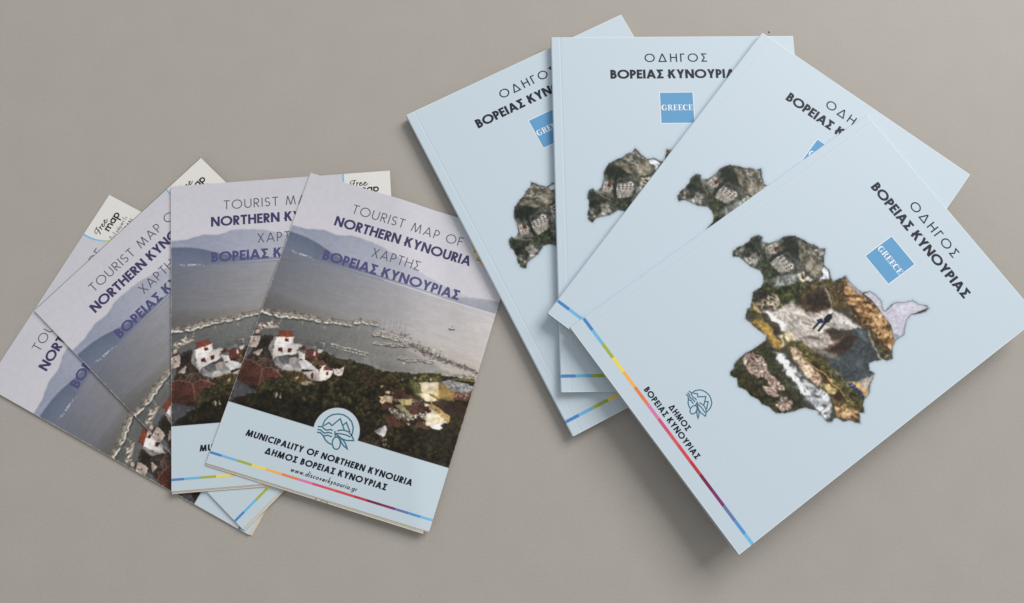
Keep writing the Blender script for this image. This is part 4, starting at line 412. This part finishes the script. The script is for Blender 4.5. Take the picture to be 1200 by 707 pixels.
MAP_DETAIL = [('p', '#8b867c', 0.39, 0.26, 0.132, [(41.3, 118.0), (42.1, 111.9), (51.3, 112.8), (53.0, 112.4), (49.7, 116.9)]), ('p', '#979089', 0.325, 0.195, 0.08800000000000001, [(41.8, 111.9), (41.8, 107.8), (52.2, 106.9), (51.7, 112.8)]), ('p', '#26262a', 0.195, 0.0, 0.0, [(42.6, 111.4), (42.6, 110.7), (43.5, 110.8), (43.4, 111.5)]), ('p', '#26262a', 0.195, 0.0, 0.0, [(42.6, 110.0), (42.6, 109.3), (43.5, 109.4), (43.5, 110.1)]), ('p', '#26262a', 0.195, 0.0, 0.0, [(42.6, 108.7), (42.7, 108.0), (43.5, 108.1), (43.5, 108.8)]), ('p', '#26262a', 0.195, 0.0, 0.0, [(45.2, 111.5), (45.2, 110.8), (46.1, 111.0), (46.1, 111.7)]), ('p', '#26262a', 0.195, 0.0, 0.0, [(45.3, 110.0), (45.3, 109.3), (46.2, 109.4), (46.1, 110.1)]), ('p', '#26262a', 0.195, 0.0, 0.0, [(45.3, 108.5), (45.4, 107.8), (46.2, 107.9), (46.2, 108.6)]), ('p', '#26262a', 0.195, 0.0, 0.0, [(47.8, 111.7), (47.8, 111.0), (48.7, 111.1), (48.7, 111.8)]), ('p', '#26262a', 0.195, 0.0, 0.0, [(47.9, 110.0), (47.9, 109.3), (48.8, 109.4), (48.8, 110.1)]), ('p', '#26262a', 0.195, 0.0, 0.0, [(48.0, 108.3), (48.0, 107.6), (48.9, 107.7), (48.9, 108.4)]), ('p', '#26262a', 0.195, 0.0, 0.0, [(50.4, 111.8), (50.4, 111.1), (51.3, 111.2), (51.3, 111.9)]), ('p', '#26262a', 0.195, 0.0, 0.0, [(50.5, 110.0), (50.6, 109.3), (51.4, 109.4), (51.4, 110.1)]), ('p', '#26262a', 0.195, 0.0, 0.0, [(50.7, 108.2), (50.7, 107.5), (51.6, 107.6), (51.5, 108.3)]), ('p', '#2c2f30', 0.39, 0.13, 0.08800000000000001, [(39.8, 117.6), (39.0, 113.0), (40.6, 104.0), (41.8, 106.6), (40.8, 114.5)]), ('p', '#9d958c', 0.39, 0.26, 0.11000000000000001, [(32.2, 112.6), (32.5, 105.9), (37.2, 106.1), (37.7, 113.2)]), ('p', '#5d443a', 0.39, 0.39, 0.22000000000000003, [(35.3, 109.4), (35.9, 105.7), (38.3, 106.1), (37.7, 110.7)]), ('p', '#4a4240', 0.195, 0.0, 0.0, [(33.3, 111.4), (33.5, 110.7), (34.3, 111.0), (34.1, 111.7)]), ('p', '#4a4240', 0.195, 0.0, 0.0, [(33.3, 108.6), (33.4, 107.9), (34.2, 108.1), (34.0, 108.8)]), ('p', '#4a4240', 0.195, 0.0, 0.0, [(35.4, 111.3), (35.6, 110.6), (36.4, 110.9), (36.2, 111.6)]), ('p', '#a9a8b4', 0.39, 0.26, 0.033, [(92.9, 81.4), (93.6, 77.4), (98.1, 75.9), (102.6, 75.8), (107.6, 78.5), (109.4, 77.7), (108.7, 69.1), (114.0, 59.0), (123.7, 53.4), (120.4, 65.9), (123.8, 74.2), (127.3, 77.9), (127.4, 85.5), (118.0, 80.5), (109.4, 80.3), (99.6, 79.9)]), ('p', '#b1b0bb', 2.76, 0.26, 0.022000000000000002, [(110.4, 71.9), (115.2, 60.0), (121.0, 57.1), (119.0, 66.0), (119.7, 74.6)]), ('p', '#8f93a8', 0.65, 0.39, 0.05500000000000001, [(76.3, 83.9), (79.8, 82.9), (91.4, 82.2), (91.8, 83.8), (83.9, 85.1)]), ('p', '#7f88a0', 0.65, 0.39, 0.05500000000000001, [(122.7, 82.6), (125.2, 80.8), (127.0, 81.7), (127.4, 85.5)]), ('p', '#20222c', 0.39, 0.26, 0.05500000000000001, [(89.7, 113.0), (89.2, 109.3), (90.5, 106.7), (92.5, 108.2), (93.7, 111.8), (92.3, 114.5)]), ('p', '#29345a', 0.39, 0.26, 0.05500000000000001, [(87.6, 117.4), (89.1, 113.8), (91.9, 114.2), (90.0, 117.8)]), ('l', '#23242c', 1.3, 0.3, [(89.9, 117.1), (90.8, 122.2)]), ('l', '#23242c', 1.4, 0.3, [(92.2, 113.8), (93.9, 120.6)]), ('l', '#7a5048', 0.8, 0.3, [(90.4, 107.1), (90.7, 106.0)])]
# ------------------------------------------------------------------ shared pieces
STRIPE = ['#4379b1', '#67a6ca', '#94a138', '#d9c44c', '#dba250', '#d07544', '#c76d97', '#c04a6c', '#c35058', '#bf4248', '#a8363f', '#6f2441', '#752f60', '#606d98', '#4b87bd', '#69a7cd']
def stripe_mesh(name, pg, bounds, yc, hh, z, parent, prof=None):
    v, f, c = [], [], []
    def add(path, col):
        i0 = len(v)
        for x, zz in path:
            a = pg.p(x, yc-hh/2, zz); b = pg.p(x, yc+hh/2, zz); v.append(a); v.append(b); c.append(col); c.append(col)
        for i in range(len(path)-1): f.append((i0+2*i, i0+2*i+1, i0+2*i+3, i0+2*i+2))
    for hx, a, b in zip(STRIPE, bounds, bounds[1:]):
        n = max(1, int((b-a)/(.2 if a < 11 else 1.0))); path = [(a+(b-a)*i/n, (prof(a+(b-a)*i/n) if prof else 0)+z) for i in range(n+1)]
        if prof and a < .9: path = [(-.03, 1.2), (-.03, 3.0), (-.02, 4.2), (.2, 4.72), (.62, 4.97)]+[p for p in path if p[0] > .9]
        add(path, alb(hx))
    me = bpy.data.meshes.new(name); me.from_pydata(v, [], f); me.update()
    ca = me.color_attributes.new('Col', 'FLOAT_COLOR', 'POINT'); ca.data.foreach_set('color', [q for k in c for q in (*k, 1.0)])
    me.materials.append(M_PRINT); o = bpy.data.objects.new(name, me); COL.objects.link(o); o.parent = parent
    return o
def emblem(pg, z, cx, cy, sc, w, parent):
    k = Ink(pg, z)
    for st in EMBLEM: k.line([(cx+(x-72.2)*sc, cy+(y-157.6)*sc) for x, y in st], w)
    return k.build('emblem', M_TEAL, parent)
def slab(name, pg, x0, x1, y0, y1, z0, z1, mat, parent, nx=1, ny=1, skew=0.0):
    X = [x0+(x1-x0)*i/nx for i in range(nx+1)]; Y = [y0+(y1-y0)*j/ny for j in range(ny+1)]; m = (nx+1)*(ny+1)
    v = [pg.p(x, y+skew*(y-y0)/(y1-y0)*((x-x0)/(x1-x0)-.5), z) for z in (z1, z0) for y in Y for x in X]; g = lambda i, j, k=0: k*m+j*(nx+1)+i
    f = []
    for j in range(ny):
        for i in range(nx):
            f.append((g(i, j+1), g(i+1, j+1), g(i+1, j), g(i, j))); f.append((g(i, j, 1), g(i+1, j, 1), g(i+1, j+1, 1), g(i, j+1, 1)))
    for i in range(nx):
        f.append((g(i, 0), g(i+1, 0), g(i+1, 0, 1), g(i, 0, 1))); f.append((g(i+1, ny), g(i, ny), g(i, ny, 1), g(i+1, ny, 1)))
    for j in range(ny):
        f.append((g(0, j+1), g(0, j), g(0, j, 1), g(0, j+1, 1))); f.append((g(nx, j), g(nx, j+1), g(nx, j+1, 1), g(nx, j, 1)))
    return link(name, v, f, mat, parent)

# ------------------------------------------------------------------ guide book
BW, BH, BT = 170.0, 247.318, 5.0
def cover_z(x): return BT-.10*math.exp(-((x-6.4)/.5)**2)-.02*max(0.0, 1-abs(x-3.2)/3.4)
def make_book(bend=flat):
    r = empty('guide_book', '', 'guide book', 'guide books fanned out on the right')
    flat_pg = Page(BW, BH); pg = Page(BW, BH, bend)
    # front cover, a sheet with the pressed hinge line near the spine
    xs = [.9, 1.5, 2.2, 3, 4, 4.8]+[5.2+.2*i for i in range(13)]+[8, 9, 12]+[20+10*i for i in range(15)]+[165, BW-.3, BW]
    ys = [BH, BH-.3]+[BH*(1-i/8) for i in range(1, 8)]+[.3, 0]; nx, ny = len(xs), len(ys)
    v = [pg.p(x, y, cover_z(x)-k) for k in (0, .3) for y in ys for x in xs]; g = lambda i, j, k=0: k*nx*ny+j*nx+i
    f, rim = [], []
    for j in range(ny-1):
        for i in range(nx-1):
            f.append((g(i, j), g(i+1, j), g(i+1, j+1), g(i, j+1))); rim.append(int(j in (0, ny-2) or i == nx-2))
            f.append((g(i, j+1, 1), g(i+1, j+1, 1), g(i+1, j, 1), g(i, j, 1))); rim.append(0)
    for i in range(nx-1):
        f += [(g(i+1, 0), g(i, 0), g(i, 0, 1), g(i+1, 0, 1)), (g(i, ny-1), g(i+1, ny-1), g(i+1, ny-1, 1), g(i, ny-1, 1))]; rim += [1, 1]
    for j in range(ny-1):
        f += [(g(nx-1, j+1), g(nx-1, j), g(nx-1, j, 1), g(nx-1, j+1, 1)), (g(0, j), g(0, j+1), g(0, j+1, 1), g(0, j, 1))]; rim += [1, 0]
    fc = link('front_cover', v, f, M_COVER, r); fc.data.materials.append(M_CUT_HIGHLIGHT); fc.data.polygons.foreach_set('material_index', rim)
    # spine wrapped round the page block
    zt = cover_z(.9); out = [(.9, zt), (.6, zt-.03), (.25, zt-.22), (.06, zt-.6), (0, zt-1.1), (0, 1.0), (.08, .5), (.3, .15), (.9, 0)]
    inn = [(.9, zt-.3), (.6, zt-.36), (.42, zt-.7), (.35, zt-1.1), (.35, 1.0), (.42, .6), (.6, .36), (.9, .3)]
    v = [pg.p(x, y, z) for y in (0, BH) for x, z in out]+[pg.p(x, y, z) for y in (0, BH) for x, z in inn]; n, m = len(out), len(inn)
    f = [(i, i+1, n+i+1, n+i) for i in range(n-1)]+[(2*n+i+1, 2*n+i, 2*n+m+i, 2*n+m+i+1) for i in range(m-1)]
    f += [tuple(range(n))[::-1]+tuple(2*n+i for i in range(m)), tuple(n+i for i in range(n))+tuple(2*n+m+i for i in range(m))[::-1]]
    f = [tuple(reversed(q)) for q in f]
    link('spine', v, f, M_COVER, r)
    slab('back_cover', flat_pg, .9, BW, 0, BH, 0, .3, M_COVER, r)
    slab('page_block', flat_pg, .5, BW-.25, .25, BH-.25, .33, BT-.62, M_PAGES, r)
    z = BT+.03
    k = Ink(pg, z); k.text('ΟΔΗΓΟΣ', 64.8, 108.3, 12.8, 19.1, .135, tr=.32); k.text('ΒΟΡΕΙΑΣ ΚΥΝΟΥΡΙΑΣ', 40.5, 132.6, 24.7, 31.4, .22, tr=.06)
    k.build('title_lettering', M_DARK, r)
    k = Ink(pg, z-.015); k.poly([(73.7, 41.6), (97.2, 41.6), (97.2, 64.7), (73.7, 64.7)]); sq = k.build('logo_square', M_WHITE, r)
    k = Ink(pg, z-.005); k.poly([(74.1, 42.0), (96.8, 42.0), (96.8, 64.3), (74.1, 64.3)]); k.build('square_fill', M_SQUARE, sq)
    k = Ink(pg, z+.02); k.text('GREECE', 74.9, 96.3, 50.9, 55.1, .1, kind='serif'); k.build('lettering', M_WHITE, sq)
    # printed map picture cut to the outline of the region
    cv = Canvas(17.5, 50, 157.5, 188.5, 3.3)
    cv.a[:] = hexs('#4a483c'); cv.run(MAP_OPS); cv.warp(1.15, 4.5, 31); cv.blur(2); cv.a *= (1+.16*(vnoise(cv.h, cv.w, 9*cv.res, 3, 77)*2-1)+.06*cv.n2)[..., None]; cv.run(MAP_DETAIL); lum = cv.a.mean(2, keepdims=True); cv.a = (lum+(cv.a-lum)*.84)*np.clip(.80+.24*lum, 0, 1); cv.a = np.clip(.33+(cv.a-.33)*1.18, .05, .85); cv.a *= (1+.05*cv.n2+.03*cv.n1)[..., None]; cv.blur(1)
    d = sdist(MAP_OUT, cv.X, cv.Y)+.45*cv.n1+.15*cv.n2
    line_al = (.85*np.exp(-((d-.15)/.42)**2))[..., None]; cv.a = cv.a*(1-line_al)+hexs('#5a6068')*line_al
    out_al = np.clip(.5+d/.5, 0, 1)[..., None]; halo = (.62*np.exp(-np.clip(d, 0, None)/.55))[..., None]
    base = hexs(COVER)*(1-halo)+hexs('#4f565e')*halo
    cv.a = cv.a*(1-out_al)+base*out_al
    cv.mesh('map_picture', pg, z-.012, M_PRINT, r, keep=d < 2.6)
    bounds = [0, 9.8, 20.4, 31.3, 42.2, 54, 67, 78.2, 88.6, 98, 110, 119.8, 131, 142.4, 153.1, 162.7, 170]
    stripe_mesh('colour_stripe', pg, bounds, 237.0, 2.1, .02, r, cover_z)
    emblem(pg, z, 84.6, 209.9, .74, .72, r)
    k = Ink(pg, z); k.text('ΔΗΜΟΣ', 75.8, 94.3, 223.8, 227.8, .22, tr=.12); k.text('ΒΟΡΕΙΑΣ ΚΥΝΟΥΡΙΑΣ', 58.5, 111.2, 229.7, 233.7, .22, tr=.12)
    k.build('emblem_lettering', M_BLACK, r)
    return r

# ------------------------------------------------------------------ map leaflet
LW, LH, LT = 147.446, 200.9, 1.4
FCX, FCY, FR = 72.3, 158.6, 14.8
def paint_leaflet():
    cv = Canvas(0, 0, LW, LH, 3.2); X, Y = cv.X, cv.Y
    t = np.clip(Y/56, 0, 1)[..., None]; u = (X/LW)[..., None]
    cv.a = hexs('#b5b4bb')*(1-t)+hexs('#bcbabf')*t; cv.a = cv.a*(1+.02*cv.n1[..., None])
    def ridge(pts, c0, c1, yb, soft):       # a hill with its own haze towards the right
        top = np.interp(cv.x, [p[0] for p in pts], [p[1] for p in pts])[None]+.35*cv.n1
        al = np.clip(.5+(Y-top)/soft, 0, 1)*(Y < yb)*np.interp(cv.x, [p[0] for p in pts], [p[2] for p in pts])[None]
        q = np.clip((Y-top)/(yb-top+.01), 0, 1)[..., None]
        cv.put((slice(None), slice(None)), al, (hexs(c0)*(1-q)+hexs(c1)*q)*(1+.04*cv.n1+.02*cv.n2)[..., None])
    ridge([(0, 38.2, 1), (10, 38, 1), (22, 35.2, 1), (31, 36.2, .95), (42.5, 33.2, .85), (54, 34, .75), (64, 35.4, .65), (78, 40, .55), (95, 45, .4), (115, 49, .25), (148, 52, .15)], '#868b9b', '#9094a2', 56, .9)
    ridge([(0, 42.5, 1), (12, 43.4, 1), (19, 44.6, 1), (26, 47, 1), (34, 49.5, .95), (45, 51.6, .85), (60, 53.6, .7), (80, 54.6, .55), (148, 55.4, .4)], '#586174', '#646b7b', 56, .9)
    ridge([(0, 60, 0), (104, 56.5, .2), (112, 54.2, .8), (120.5, 52.3, .9), (130, 50.2, .95), (138, 48.6, 1), (148, 47.8, 1)], '#989aa2', '#8b8e98', 56.2, .8)
    sea = np.clip(.5+(Y-55.7-.01*X)/.5, 0, 1); v = np.clip((Y-56)/40, 0, 1)[..., None]
    c = (hexs('#636672')*(1-v)+hexs('#676768')*v)*(1-u)+(hexs('#bdb8b7')*(1-v)+hexs('#b9b2ad')*v)*u
    rip = vnoise(cv.h, cv.w, 1, 1, 9); rip = np.repeat(vnoise(cv.h, cv.w//8+1, 2.4, 3, 8), 8, 1)[:, :cv.w]*2-1
    k = np.ones(9)/9; rip = np.apply_along_axis(lambda a: np.convolve(a, k, 'same'), 1, rip)
    cv.put((slice(None), slice(None)), sea, c*(1+.05*rip+.03*cv.n1)[..., None])
    cv.line('#5f6678', .5, .5, [(16, 56), (40, 56.4), (70, 56.6)])
    cv.run([('r', ['#b9bac4', '#9a9cab', '#d3d2d8'], 26, .25, .6, 2, 4, .7, [(6, 54.8), (13, 55.3), (22, 56)])])
    cv.run([('l', '#a9a7a6', .5, 1.2, [(74, 88), (90, 82), (100, 82)]), ('l', '#a9a7a6', .4, 1.0, [(96, 76), (126, 66)])])
    cv.run(LEAF_OPS)
    below = np.clip((Y-84-.02*X)/8, 0, 1)[..., None]; keep = cv.a; cv.warp(.5, 2.2, 51); cv.a = keep*(1-below)+cv.a*below; lum = cv.a.mean(2, keepdims=True)
    toned = (lum+(cv.a-lum)*.80)*np.clip(.74+.30*lum, 0, 1)*np.array([1.02, 1.0, .97]); cv.a = cv.a*(1-below)+toned*below
    cv.a *= (1+.30*np.clip((Y-104)/10, 0, 1)*(vnoise(cv.h, cv.w, 5.5*cv.res, 3, 78)*2-1))[..., None]
    cv.a *= (1+.03*cv.n2*np.clip((Y-88)/15, 0, 1))[..., None]; cv.blur(1)
    # white corner with its coloured arc
    dc = np.hypot(X-143, Y-3); ang = np.degrees(np.arctan2(Y-3, 143-X))
    arcs = np.clip(.5-(np.abs(dc-27.2)-.55)/.35, 0, 1); col = np.zeros_like(cv.a)
    stops = [(-20, '#5f9cc8'), (12, '#67a6ca'), (26, '#7fb0b8'), (30, '#a9b24a'), (42, '#d2b83c'), (50, '#dba23a'), (62, '#cf7f35'), (120, '#c0605a')]
    for ch in range(3): col[..., ch] = np.interp(ang, [q[0] for q in stops], [hexs(q[1])[ch] for q in stops])
    cv.put((slice(None), slice(None)), arcs, col); cv.put((slice(None), slice(None)), np.clip(.5-(dc-26.7)/.35, 0, 1), hexs('#cbc9c5'))
    # pale footer with the round emblem field
    foot = np.minimum(160.4-Y, np.hypot(X-FCX, Y-FCY)-FR); cv.put((slice(None), slice(None)), np.clip(.5-foot/.3, 0, 1), hexs('#b0bdc4'))
    rub = (.55*np.clip(1-np.minimum(X, LW-X)/.5, 0, 1)*(.55+.45*np.clip(cv.n2*2, -1, 1)))[..., None]; cv.a = cv.a*(1-rub)+hexs('#cfccc6')*rub      # rubbed fold and cut edge, with a bright edge highlight painted in
    return cv
def make_leaflet(cv, bend=flat):
    r = empty('map_leaflet', '', 'map leaflet', 'tourist map leaflets fanned out on the left')
    pg = Page(LW, LH, bend)
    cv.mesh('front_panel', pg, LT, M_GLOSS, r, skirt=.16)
    # rounded fold on the left joining front panel to the sheets below
    prof = [(.02, LT-.02), (-.22, LT-.16), (-.34, LT*.5), (-.22, .16), (.02, .03)]; ny = 24
    v = [pg.p(x, LH*j/ny, z) for j in range(ny+1) for x, z in prof]; n = len(prof)
    f = [(j*n+i, j*n+i+1, (j+1)*n+i+1, (j+1)*n+i) for j in range(ny) for i in range(n-1)]
    link('fold', v, f, M_SHEET, r, True)
    for x1, y1, z0, z1, sk in ((LW-.7, LH+.3, .98, 1.2, .2), (LW-3.6, LH+.9, .66, .93, .5), (LW-3.3, LH+1.9, .33, .61, .9), (LW-4.3, LH+1.5, .02, .28, -.6)):
        slab('inner_sheet', pg, .1, x1, .3, y1, z0, z1, M_SHEET, r, 75, 50, sk)
    z = LT+.045
    k = Ink(pg, z); k.text('TOURIST MAP OF', 35.2, 111.9, 12.6, 18.9, .1, tr=.22); k.text('ΧΑΡΤΗΣ', 57.2, 90.2, 37.2, 43.6, .1, tr=.2); k.build('thin_title_lettering', M_GREY, r)
    k = Ink(pg, z); k.text('NORTHERN KYNOURIA', 26.6, 121.2, 23.5, 30.2, .205, tr=.07); k.build('title_lettering', M_PURPLE, r)
    k = Ink(pg, z); k.text('ΒΟΡΕΙΑΣ ΚΥΝΟΥΡΙΑΣ', 26.6, 120.7, 47.9, 54.6, .205, tr=.07); k.build('greek_title_lettering', M_PURPLE2, r)
    k = Ink(pg, z); k.text('MUNICIPALITY OF NORTHERN KYNOURIA', 17.6, 128.4, 173.5, 177.6, .235, .06, tr=.11); k.text('ΔΗΜΟΣ ΒΟΡΕΙΑΣ ΚΥΝΟΥΡΙΑΣ', 32.8, 113.7, 180.7, 184.8, .235, .06, tr=.11); k.build('footer_lettering', M_BLACK, r)
    k = Ink(pg, z); k.text('www.discoverkynouria.gr', 52.3, 96.2, 187.2, 190.7, .14, .2, caps=False); k.build('web_address', M_BLACK, r)
    k = Ink(pg, z)
    s, ox, oy = .95, 120.2, 9.3          # "Free" in a slanted script
    for pts, w in (([(1.2, -1.9), (.2, -2.0), (.1, -3.2), (1.2, -4.1), (2.6, -4.3), (4.6, -4.5)], .45), ([(3.4, -4.3), (2.4, -1.2), (1.5, .4), (.8, .5)], .6), ([(1.7, -2.0), (3.6, -2.3)], .4),
                   ([(4.4, -2.4), (5.1, -2.5), (4.5, 0)], .6), ([(4.8, -1.4), (5.6, -2.4), (6.4, -2.5)], .5),
                   ([(6.6, -1.2), (8.2, -1.8), (8.1, -2.5), (7.3, -2.4), (6.6, -1.2), (6.9, -.2), (8.0, -.2), (9.2, -1.2)], .5),
                   ([(9.6, -1.2), (11.4, -1.9), (11.3, -2.6), (10.4, -2.5), (9.6, -1.2), (9.9, -.2), (11.2, -.2), (12.9, -1.4)], .5)):
        k.line([(ox+x*s, oy+y*s) for x, y in pts], w)
    k.text('map', 125.4, 139.4, 6.9, 14.2, .13, caps=False); k.build('corner_lettering', M_BLACK, r)
    k = Ink(pg, z); k.text('Διανέμεται', 121.0, 139.6, 16.4, 19.9, .1, caps=False); k.text('ΔΩΡΕΑΝ', 124.2, 140.0, 21.4, 24.9, .13); k.build('small_corner_lettering', M_GREY, r)
    emblem(pg, z, 72.2, 157.6, 1.0, .85, r)
    bounds = [0, 7.8, 18, 27.9, 37.3, 48, 58.5, 68.3, 76, 83.8, 96, 104.5, 114, 122.9, 131.4, 139.6, LW]
    stripe_mesh('colour_stripe', pg, bounds, 193.8, 1.5, LT+.04, r)
    return r

# ------------------------------------------------------------------ copies and placing
def dup(root):
    c = root.copy(); COL.objects.link(c)
    for ch in root.children:
        d = ch.copy(); COL.objects.link(d); d.parent = c
        for g in ch.children:
            e = g.copy(); COL.objects.link(e); e.parent = d
    return c
# the fan of books leans a little: its left side rests on the corner of the topmost leaflet
TILT = .0095; AX = Vector((-math.sin(math.radians(27)), math.cos(math.radians(27)), 0)); RT = Matrix.Rotation(TILT, 4, AX); NB = RT @ Vector((0, 0, 1))
BOOKS = [(.063411, .15314, .472614, -.004389, -.009807, 'pale blue guide book at the bottom left of the fan, touching the map leaflets'),
         (.119337, .157902, .014802, .00009, -.004265, 'pale blue guide book lying straight, its GREECE square uncovered above a half hidden map'),
         (.17071, .131518, -.652495, -.003245, .00623, 'pale blue guide book directly under the topmost one, most of its GREECE square covered'),
         (.193017, .077283, -.948326, .00625, .008271, 'pale blue guide book topmost on the fan, its whole map picture uncovered')]
def lift(x, y):                               # the topmost cover springs open a little towards its free corner
    return 2.2*max(0.0, (x-14)/(BW-14))**2*(.25+.75*(y/BH)**1.5)
book = make_book()
g = BOOKS[0]; X0 = Vector((g[0]+.085*math.cos(g[2]), g[1]+.085*math.sin(g[2]), .0003))
for i, (x, y, yaw, sx, sy, label) in enumerate(BOOKS):
    o = book if i == 0 else (dup(book) if i < 3 else make_book(lift))
    h = .0053*i                               # height of its underside above the leaning plane
    z = (h-NB.x*(x-X0.x)-NB.y*(y-X0.y))/NB.z+X0.z
    o.matrix_world = Matrix.Translation((x, y, z)) @ RT @ Matrix.Rotation(yaw, 4, 'Z') @ Matrix.Diagonal((1+sx, 1+sy, 1, 1))
    o['label'] = label
LEAVES = [(-.214483, .056677, 1.082368, -.006543, -.007153, .0002, 'map leaflet at the bottom of the fan, leftmost, turned furthest to the left'),
          (-.185884, .071394, .805088, -.003291, .001057, .0017, 'map leaflet turned left, second from the bottom, its lower corner on the bottom leaflet'),
          (-.14393, .078298, .078255, .005414, .004146, .0032, 'map leaflet lying nearly upright, half covered by the topmost leaflet'),
          (-.089096, .06475, -.290725, .004319, .001878, .0, 'map leaflet topmost on its fan, full title, emblem and web address in view')]
cv = paint_leaflet()
xa, ya, yawa = LEAVES[2][:3]; xb, yb, yawb = LEAVES[3][:3]
def drape(x, y):                              # the topmost leaflet lies on the others and falls to the table past their edge
    lx, ly = (x-LW/2)/1000, (LH/2-y)/1000
    wx = xb+lx*math.cos(yawb)-ly*math.sin(yawb); wy = yb+lx*math.sin(yawb)+ly*math.cos(yawb)
    d = (wx-xa)*math.cos(yawa)+(wy-ya)*math.sin(yawa)-LW/2000-.002     # metres beyond the right edge of the leaflet below
    t = min(1.0, max(0.0, d/.034)); t = t*t*(3-2*t)
    return 4.75*(1-t)+.25*t
leaflet = make_leaflet(cv)
for i, (x, y, yaw, sx, sy, z, label) in enumerate(LEAVES):
    o = leaflet if i == 0 else (dup(leaflet) if i < 3 else make_leaflet(cv, drape))
    o.matrix_world = Matrix.Translation((x, y, z)) @ Matrix.Rotation(yaw, 4, 'Z') @ Matrix.Diagonal((1+sx, 1+sy, 1, 1))
    o['label'] = label
    if i == 3:
        k = Ink(Page(LW, LH, drape), .64); k.line([(72.5, LH+.95), (73.3, LH+1.5), (74.0, LH+1.0)], .45); k.line([(76.5, LH+1.55), (77.6, LH+1.15), (79.2, LH+1.05), (81, LH+1.35), (81.6, LH+1.75)], .35); k.build('printed_marks', M_SPECK, o)
    if i == 1: slab('inner_sheet', Page(LW, LH), .4, LW-.3, -.75, 20, .34, .60, M_SHEETD, o)['label'] = 'dark printed sheet edge showing above the top edge'
